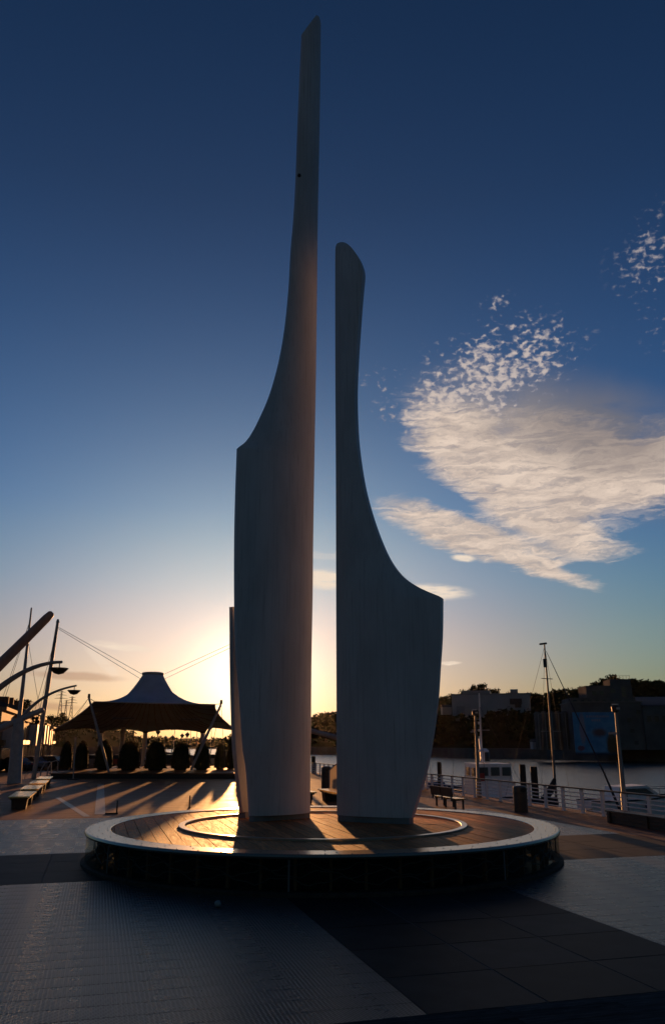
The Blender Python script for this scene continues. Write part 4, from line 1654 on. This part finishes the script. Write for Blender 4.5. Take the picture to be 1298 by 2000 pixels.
# fishing boat
D = 58
p = at(947, 1530, D)
t = boat('fishing_boat', 'white fishing boat with a square wheelhouse and red trim behind the railing', (p.x, D), GRID + R(172), 10.5, 3.5, 2.2, 1.5, M['boat_white'])
wh = part('wheelhouse', MB().box((0, .6, 2.0), (2.5, 3.2, 2.7), taper=.94), M['boat_white'], t)
window_row(wh, (-.8, 0, .8), 2.2, 2.85, .6, .55)
window_row(wh, (-.8, .8), -.98, 2.7, .55, .7)
window_row(wh, (0, 1.2), 1.22, 2.8, .7, .55, 'x')
window_row(wh, (0, 1.2), -1.22, 2.8, .7, .55, 'x')
part('wheelhouse_roof', MB().box((0, .55, 3.42), (2.9, 3.8, .12)), M['boat_white'], t)
part('red_board', MB().box((1.0, 2.30, 2.5), (.4, .05, .5)), M['red_paint'], t)
part('lifebuoy', MB().lathe([(.24 + .08 * math.cos(a), .08 * math.sin(a)) for a in [k * .785 for k in range(9)]], 16, (0, 0, 0), cap=False), M['orange_paint'], t)
lb = t.children[-1]; lb.location = (1.32, -.4, 2.7); lb.rotation_euler = (0, R(90), 0)
part('radar', MB().lathe([(.34, 0), (.36, .1), (.2, .24), (.001, .26)], 14, (.4, 1.2, 4.1)).tube([(.4, 1.2, 3.4), (.4, 1.2, 4.15)], .05, 6), M['boat_white'], t)
part('funnel', MB().lathe([(.36, 0), (.34, .6), (.26, .75)], 12, (-.4, -1.0, 3.45)), M['dark_metal'], t)
ms = part('mast', MB().tube([(0, -.4, 3.4), (0, -.35, 8.2)], [.09, .05], 8), M['boat_white'], t)
part('spreader', MB().box((0, -.38, 5.6), (1.3, .06, .06)), M['pole_grey'], ms)
for k, zz in enumerate((5.0, 5.5, 6.0)):
    part('mast_light', MB().lathe([(.07, 0), (.09, .08), (.07, .18)], 8, (.12, -.38, zz)), M['sea_lamp'], ms)
part('derrick', MB().tube([(0, -.6, 3.6), (-.9, -3.6, 5.0)], .05, 6), M['boat_white'], t)
for ch in t.children:
    if ch.name.split('.')[0] in ('wheelhouse', 'wheelhouse_roof', 'red_board', 'radar', 'funnel', 'mast', 'derrick', 'lifebuoy'):
        ch.location.z += .75
for q in ((-1.5, -4.6, 1.7), (1.4, 4.2, 2.2), (-1.4, 4.2, 2.2)):
    part('stay', MB().tube([(0, -.35, 8.0), q], .015, 4), M['cable'], t)
gl_ = MB()
for k in range(8):
    y = -4.6 + k * .75
    for sx in (-1.6, 1.6):
        gl_.tube([(sx, y, 1.5), (sx, y, 2.2)], .02, 5)
for sx in (-1.6, 1.6):
    gl_.tube([(sx, -4.6, 2.2), (sx, .65, 2.25)], .02, 5)
part('guardrail', gl_, M['pole_grey'], t)

# yacht
D = 47
mb_ = at(1083, 1530, D)
yt = thing('sailing_yacht', 'sailing yacht with bare mast and dark sail cover behind the railing', 'sailing yacht', (mb_.x, D, WZ), GRID + R(196))
h, d, r_ = hull_mb(9.5, 2.9, 1.35, 1.1)
part('hull', h, M['boat_white'], yt, sharp=45)
part('deck', d, M['boat_white'], yt)
part('rubbing_strake', r_, M['blue_hull'], yt)
cb = part('cabin', MB().box((0, -.2, 1.45), (1.8, 3.4, .62), taper=.86), M['boat_white'], yt)
window_row(cb, (-1.1, 0, 1.0), .90, 1.5, .6, .2, 'x')
window_row(cb, (-1.1, 0, 1.0), -.90, 1.5, .6, .2, 'x')
mtop = at(1060, 1259, D).z - WZ
ms = part('mast', MB().tube([(0, 0, 1.1), (0, .02, mtop * .5), (0, 0, mtop)], [.075, .065, .04], 10), M['mast_grey'], yt)
part('spreader', MB().box((0, 0, mtop * .55), (1.6, .06, .05)), M['pole_grey'], ms)
part('spreader', MB().box((0, 0, mtop * .82), (.9, .05, .04)), M['pole_grey'], ms)
part('masthead', MB().box((0, -.1, mtop + .06), (.12, .5, .10)).box((.12, .05, mtop - 1.1), (.14, .16, .5)), M['dark_metal'], ms)
BX = Matrix.Rotation(0, 3, 'Z')
ywr = yt.rotation_euler.z
dirl = Matrix.Rotation(-ywr, 3, 'Z') @ Vector((-1, -.15, 0)).normalized()
bm_ = MB()
bm_.tube([(0, 0, 2.25), tuple(dirl * 1.6 + Vector((0, 0, 2.2))), tuple(dirl * 3.4 + Vector((0, 0, 2.2)))], [.30, .24, .16], 10)
bm_.tube([(0, 0, 3.5), tuple(dirl * .3 + Vector((0, 0, 2.9))), tuple(dirl * .8 + Vector((0, 0, 2.3)))], [.10, .22, .22], 8)
part('sail_cover', bm_, M['sail_cover'], yt)
hoop = dirl * 2.2
hd_ = MB()
for k in range(2):
    o_ = dirl * (1.3 + k * .5)
    hd_.tube([tuple(o_ + Vector((0, 0, 1.2)) + Matrix.Rotation(1.5708, 3, 'Z') @ dirl * .8 * math.cos(a) + Vector((0, 0, .8 * math.sin(a)))) for a in [j * .314 for j in range(11)]], .05, 6)
part('sprayhood', hd_, M['boat_white'], yt)
part('furled_jib', MB().tube([(0, 4.6, 1.45), (0, 3.5, 1.45 + (mtop - 1.45) * .26), (0, .1, mtop - .4)], [.09, .05, .015], 6), M['sail_cover'], yt)
for q in ((0, -4.6, 1.2), (1.35, 0, 1.2), (-1.35, 0, 1.2)):
    part('stay', MB().tube([(0, 0, mtop - .1), q], .012, 4), M['cable'], yt)


def cruiser(label, px, py, D, rz, L, B, cover=None, name='motor_cruiser'):
    q = at(px, py, D)
    t = boat(name, label, (q.x, D), rz, L, B, 1.55, 1.1, M['boat_white'], None)
    cb = part('cabin', MB().profile([(-L * .22, 1.0), (-L * .20, 2.15), (L * .08, 2.25), (L * .24, 1.35), (L * .25, 1.1)], -B * .36, B * .36), M['boat_white'], t)
    for sx in (-1, 1):
        part('window', MB().profile([(-L * .16, 1.6), (-L * .15, 2.0), (L * .06, 2.05), (L * .15, 1.6)], sx * B * .36 - .02, sx * B * .36 + .02), M['window_glass'], cb)
    part('windscreen', MB().add([(-B * .34, L * .085, 2.24), (B * .34, L * .085, 2.24), (B * .34, L * .235, 1.40), (-B * .34, L * .235, 1.40),
                                 (-B * .34, L * .08, 2.2), (B * .34, L * .08, 2.2), (B * .34, L * .23, 1.36), (-B * .34, L * .23, 1.36)],
                                [(0, 1, 2, 3), (4, 7, 6, 5), (0, 4, 5, 1), (2, 6, 7, 3), (1, 5, 6, 2), (0, 3, 7, 4)]), M['window_glass'], t)
    if cover:
        part('canopy', MB().profile([(-L * .46, 1.1), (-L * .44, 2.1), (-L * .3, 2.55), (-L * .05, 2.5), (L * .02, 2.2), (-L * .2, 2.1)], -B * .4, B * .4), cover, t)
    gr_ = MB()
    gr_.tube([(-B * .42, -L * .05, 2.0), (-B * .36, L * .3, 2.0), (0, L * .49, 2.15), (B * .36, L * .3, 2.0), (B * .42, -L * .05, 2.0)], .025, 6)
    for x, y in ((-B * .38, L * .2), (B * .38, L * .2), (0, L * .48)):
        gr_.tube([(x, y, 1.2), (x, y, 2.05)], .02, 5)
    part('guardrail', gr_, M['pole_grey'], t)
    part('aerial', MB().tube([(0, -L * .1, 2.2), (-.1, -L * .12, 4.0)], .02, 5), M['pole_grey'], t)
    return t


cruiser('white motor cruiser with raised cabin moored right behind the nearer quay lamp', 1232, 1540, 66, R(-78), 8.5, 3.0)
cruiser('motor boat with a dark blue canopy beside the right blade', 846, 1540, 64, GRID + R(175), 7.0, 2.6, M['blue_cover'])
cruiser('pale motor boat seen through the gap between the blades', 622, 1530, 92, R(-60), 11, 4.0)
cruiser('small motor boat low in the water just left of the fishing boat', 888, 1545, 66, GRID + R(170), 6.0, 2.3)
for o_ in [o for o in sc.objects if o.get('category') == 'boat']:
    hb = max(v.co.x for v in next(c for c in o_.children if c.name.startswith('hull')).data.vertices)
    for sx in (-1, 1):
        for y in (-1.6, .2):
            part('fender', MB().lathe([(.02, -.32), (.12, -.24), (.13, .15), (.05, .26), (.02, .5)], 8, (sx * (hb + .10), y, .75)), M['blue_cover'], o_)
# open dinghy in front of cruiser
q = at(1150, 1550, 52)
t = boat('dinghy', 'dark open dinghy tied up ahead of the yacht bow', (q.x, 52), GRID + R(150), 4.2, 1.7, .8, .6, M['grey_paint'])
part('outboard', MB().box((0, -2.2, .8), (.35, .3, .7)).box((0, -2.15, 1.2), (.4, .45, .3)), M['black_rubber'], t)
part('seat', MB().box((0, 0, .55), (1.4, .3, .06)), M['bench_top'], t)

# pontoon
t = thing('pontoon', 'floating pontoon deck below the railing', 'pontoon', AB(60, 25.2, WZ), GRID)
part('deck', MB().box((0, 0, .38), (1.7, 70, .12)), M['promenade_timber'], t)
for k in range(8):
    part('float', MB().box((0, -32 + k * 9, .1), (1.5, 3, .46)), M['concrete'], t)
for px, ytop, D, r_, lab in ((857, 1488, 60, .17, 'dark mooring pile standing beside the right blade'), (1019, 1493, 50, .19, 'dark mooring pile right of the fishing boat, behind the bin'),
                             (1041, 1497, 51, .22, 'thick dark mooring pile left of the yacht mast'), (612, 1477, 84, .22, 'dark mooring pile seen in the gap between the blades'),
                             (560, 1477, 95, .34, None)):
    if lab is None:
        continue
    q = at(px, ytop, D)
    t = thing('mooring_pile', lab, 'pile', (q.x, D, WZ - 1), R(8), 'mooring piles')
    hh = q.z - WZ + 1
    part('timber', MB().lathe([(r_, 0), (r_ * .97, hh - .1), (r_ * .9, hh)], 12), M['pile'], t)
    part('collar', MB().lathe([(r_ + .05, hh * .45), (r_ + .05, hh * .5)], 12, cap=False), M['dark_metal'], t)

# distant yachts and lamps seen under the tent
for k, (px, D, hh) in enumerate([(372, 260, 11), (384, 250, 12), (400, 240, 10), (412, 260, 12), (340, 280, 10)]):
    q = at(px, 1450, D)
    t = thing('moored_yacht', ['distant yacht mast above the gap right of the middle shrub', 'second distant yacht mast right of the middle shrub', 'distant yacht mast near the foot of the right edge mast', 'distant yacht mast behind the right edge mast of the tent', 'distant yacht mast between the two shrubs right of the column'][k], 'sailing yacht', (q.x, D, WZ), R(20 + k * 7), 'yachts moored beyond the tent')
    h, d, r_ = hull_mb(8, 2.6, 1.3, 1.0, 8)
    part('hull', h, M['white_paint'], t, sharp=45)
    part('deck', d, M['dirty_white'], t)
    part('cabin', MB().box((0, -.4, 1.4), (1.6, 3, .6), taper=.85), M['white_paint'], t)
    part('mast', MB().tube([(0, 0, 1), (0, 0, hh)], .09, 6), M['pole_grey'], t)
for k, (px, ytop, D) in enumerate([(323, 1441, 140), (337, 1440, 128), (356, 1437, 118), (366, 1435, 108), (309, 1430, 104)]):
    q = at(px, ytop, D)
    t = thing('street_lamp', ['leftmost tiny lamp right of the white tent column', 'second tiny lamp right of the white tent column', 'tiny lamp just left of the middle clipped shrub', 'tiny lamp just right of the middle clipped shrub', 'tallest tiny lamp above the shrub right of the column'][k], 'street lamp', (q.x, D, 0), 0, 'small lamps beyond the tent')
    part('pole', MB().tube([(0, 0, 0), (0, 0, q.z - .25)], [.09, .06], 8), M['dark_metal'], t)
    part('lantern', MB().lathe([(.10, -.3), (.30, 0), (.32, .1), (.08, .25), (.02, .4)], 10, (0, 0, q.z)), M['dark_metal'], t)


# ------------------------------------------------------------------ cars
def car_proto(paint):
    t = thing('parked_car', 'car', 'car', (0, 0, 0))
    prof = [(-2.05, .35), (-2.1, .75), (-1.95, .95), (-1.35, 1.0), (-1.05, 1.02), (1.15, 1.0), (1.95, .85), (2.1, .65), (2.08, .35)]
    body = part('body', MB().profile(prof, -.84, .84), paint, t)
    roof = part('cabin', MB().add([(-.78, -1.75, .98), (.78, -1.75, .98), (.78, 1.15, .98), (-.78, 1.15, .98), (-.62, -1.2, 1.45), (.62, -1.2, 1.45), (.62, .35, 1.47), (-.62, .35, 1.47)],
                                  [(4, 5, 6, 7), (0, 1, 5, 4), (1, 2, 6, 5), (2, 3, 7, 6), (3, 0, 4, 7)]), M['car_glass'], t)
    part('roof', MB().box((0, -.42, 1.47), (1.2, 1.55, .04)), paint, t)
    for x in (-.78, .78):
        for y in (-1.3, 1.3):
            w_ = part('wheel', MB().lathe([(.22, -.1), (.31, -.1), (.32, 0), (.31, .1), (.22, .1)], 14), M['black_rubber'], t)
            w_.location = (x, y, .32); w_.rotation_euler = (0, R(90), 0)
    for x in (-.6, .6):
        part('headlight', MB().box((x, 2.06, .68), (.34, .08, .14)), M['sea_lamp'], t)
        part('taillight', MB().box((x, -2.06, .78), (.3, .08, .16)), M['red_paint'], t)
    return t


mat('car_glass', (.01, .01, .012), .35, spec=.3)
mat('car_dark', (.02, .022, .028), .2, spec=.6)
mat('car_silver', (.35, .35, .36), .25, metal=.6)
mat('car_red', (.22, .02, .02), .25, spec=.6)
protos = [car_proto(M['car_dark']), car_proto(M['car_silver']), car_proto(M['car_red'])]
spots = [(0, 30, 1500, 88, 70, 'dark car parked behind the white lamp mast at the left edge'), (0, 96, 1492, 96, 80, 'dark car parked just left of the tent'),
         (1, 62, 1494, 94, 60, 'silver car parked between the lamp mast and the main tent mast'), (2, 236, 1494, 104, 75, 'red car parked behind the stage left of the white column'),
         (0, 330, 1490, 106, 80, 'dark car parked beyond the stage between two clipped shrubs'), (1, 182, 1494, 104, 70, 'silver car parked behind the stage at the left shrubs'),
         (1, 415, 1490, 108, 85, 'silver car parked beyond the right edge mast of the tent')]
usedp = set()
for pi, px, py, D, ang, lab in spots:
    q = at(px, 1450, D)
    if pi not in usedp:
        c_ = protos[pi]
        c_.location = (q.x, D, 0); c_.rotation_euler = (0, 0, R(ang)); c_['label'] = lab; c_['group'] = 'cars parked beyond the stage'
        usedp.add(pi)
    else:
        dup(protos[pi], (q.x, D, 0), R(ang), lab, 'cars parked beyond the stage')

# ------------------------------------------------------------------ waterfront houses on the left
HB = -10.2
aa = 90.0
rh = random.Random(5)
HL = ['cream waterfront house nearest the left edge', 'ochre waterfront house second from the left edge', 'brick waterfront house in the middle of the left row',
      'grey waterfront house behind the tent mast', 'tall cream waterfront house beside the tent mast', 'low ochre waterfront house toward the tent',
      'brick waterfront house nearest the tent edge', 'last grey waterfront house seen left of the tent']
for k in range(8):
    wd = rh.uniform(11, 16)
    hh = (6.6, 6.0, 6.9, 6.2, 7.4, 6.0, 6.8, 6.4)[k]
    set_ = rh.uniform(-1.2, .8)
    fm = M[('facade_cream', 'facade_ochre', 'facade_brick', 'facade_grey')[k % 4]]
    t = thing('waterfront_house', HL[k], 'house', AB(aa + wd / 2, HB + set_), GRID, 'houses along the waterfront')
    part('wall', MB().box((-5, 0, hh / 2), (10, wd - .1, hh)), fm, t)
    rf = part('roof', MB().add([(.4, -wd / 2, hh), (.4, wd / 2, hh), (-10.4, wd / 2, hh), (-10.4, -wd / 2, hh), (-5, -wd / 2, hh + 2), (-5, wd / 2, hh + 2)],
                               [(0, 1, 5, 4), (2, 3, 4, 5), (0, 4, 3), (1, 2, 5), (0, 3, 2, 1)]), M['slate'], t)
    for s in (-1, 1):
        part('chimney', MB().box((-5, s * (wd / 2 - .8), hh + 2.1), (1.4, .7, 1.6)), M['facade_brick'], rf)
    part('cornice', MB().box((.18, 0, hh - .2), (.5, wd - .15, .35)), M['facade_cream'], t)
    nw = int(wd / 2.6)
    for st in range(2):
        for i in range(nw):
            y = -wd / 2 + wd * (i + .5) / nw
            z = 1.5 + st * 2.6
            if st == 0:
                continue
            f = part('window', MB().box((.03, y, z), (.16, 1.25, 1.7)), M['facade_cream'], t)
            part('pane', MB().box((.10, y, z), (.06, 1.0, 1.45)), M['window_glass'], f)
    part('shopfront', MB().box((.12, 0, 1.5), (.3, wd * .86, 2.6)), M['window_glass'], t)
    part('fascia_board', MB().box((.22, 0, 3.0), (.5, wd * .9, .5)), M[('facade_ochre', 'grey_paint', 'facade_cream', 'red_paint')[k % 4]], t)
    if k % 2 == 0:
        for s in (-.25, .25):
            part('bay', MB().box((.55, wd * s, hh * .58), (1.1, 2.4, hh * .42)), M['white_paint'], t)
    aa += wd
# street trees in front of the houses
for k, (px, D) in enumerate(((50, 118),)):
    tree(px, 1452, D, 5.5, 4.6, ['small street tree left of the tent mast', 'small street tree right of the tent mast', 'small street tree beside the white lamp mast', 'small street tree at the tent edge'][k], None, k)
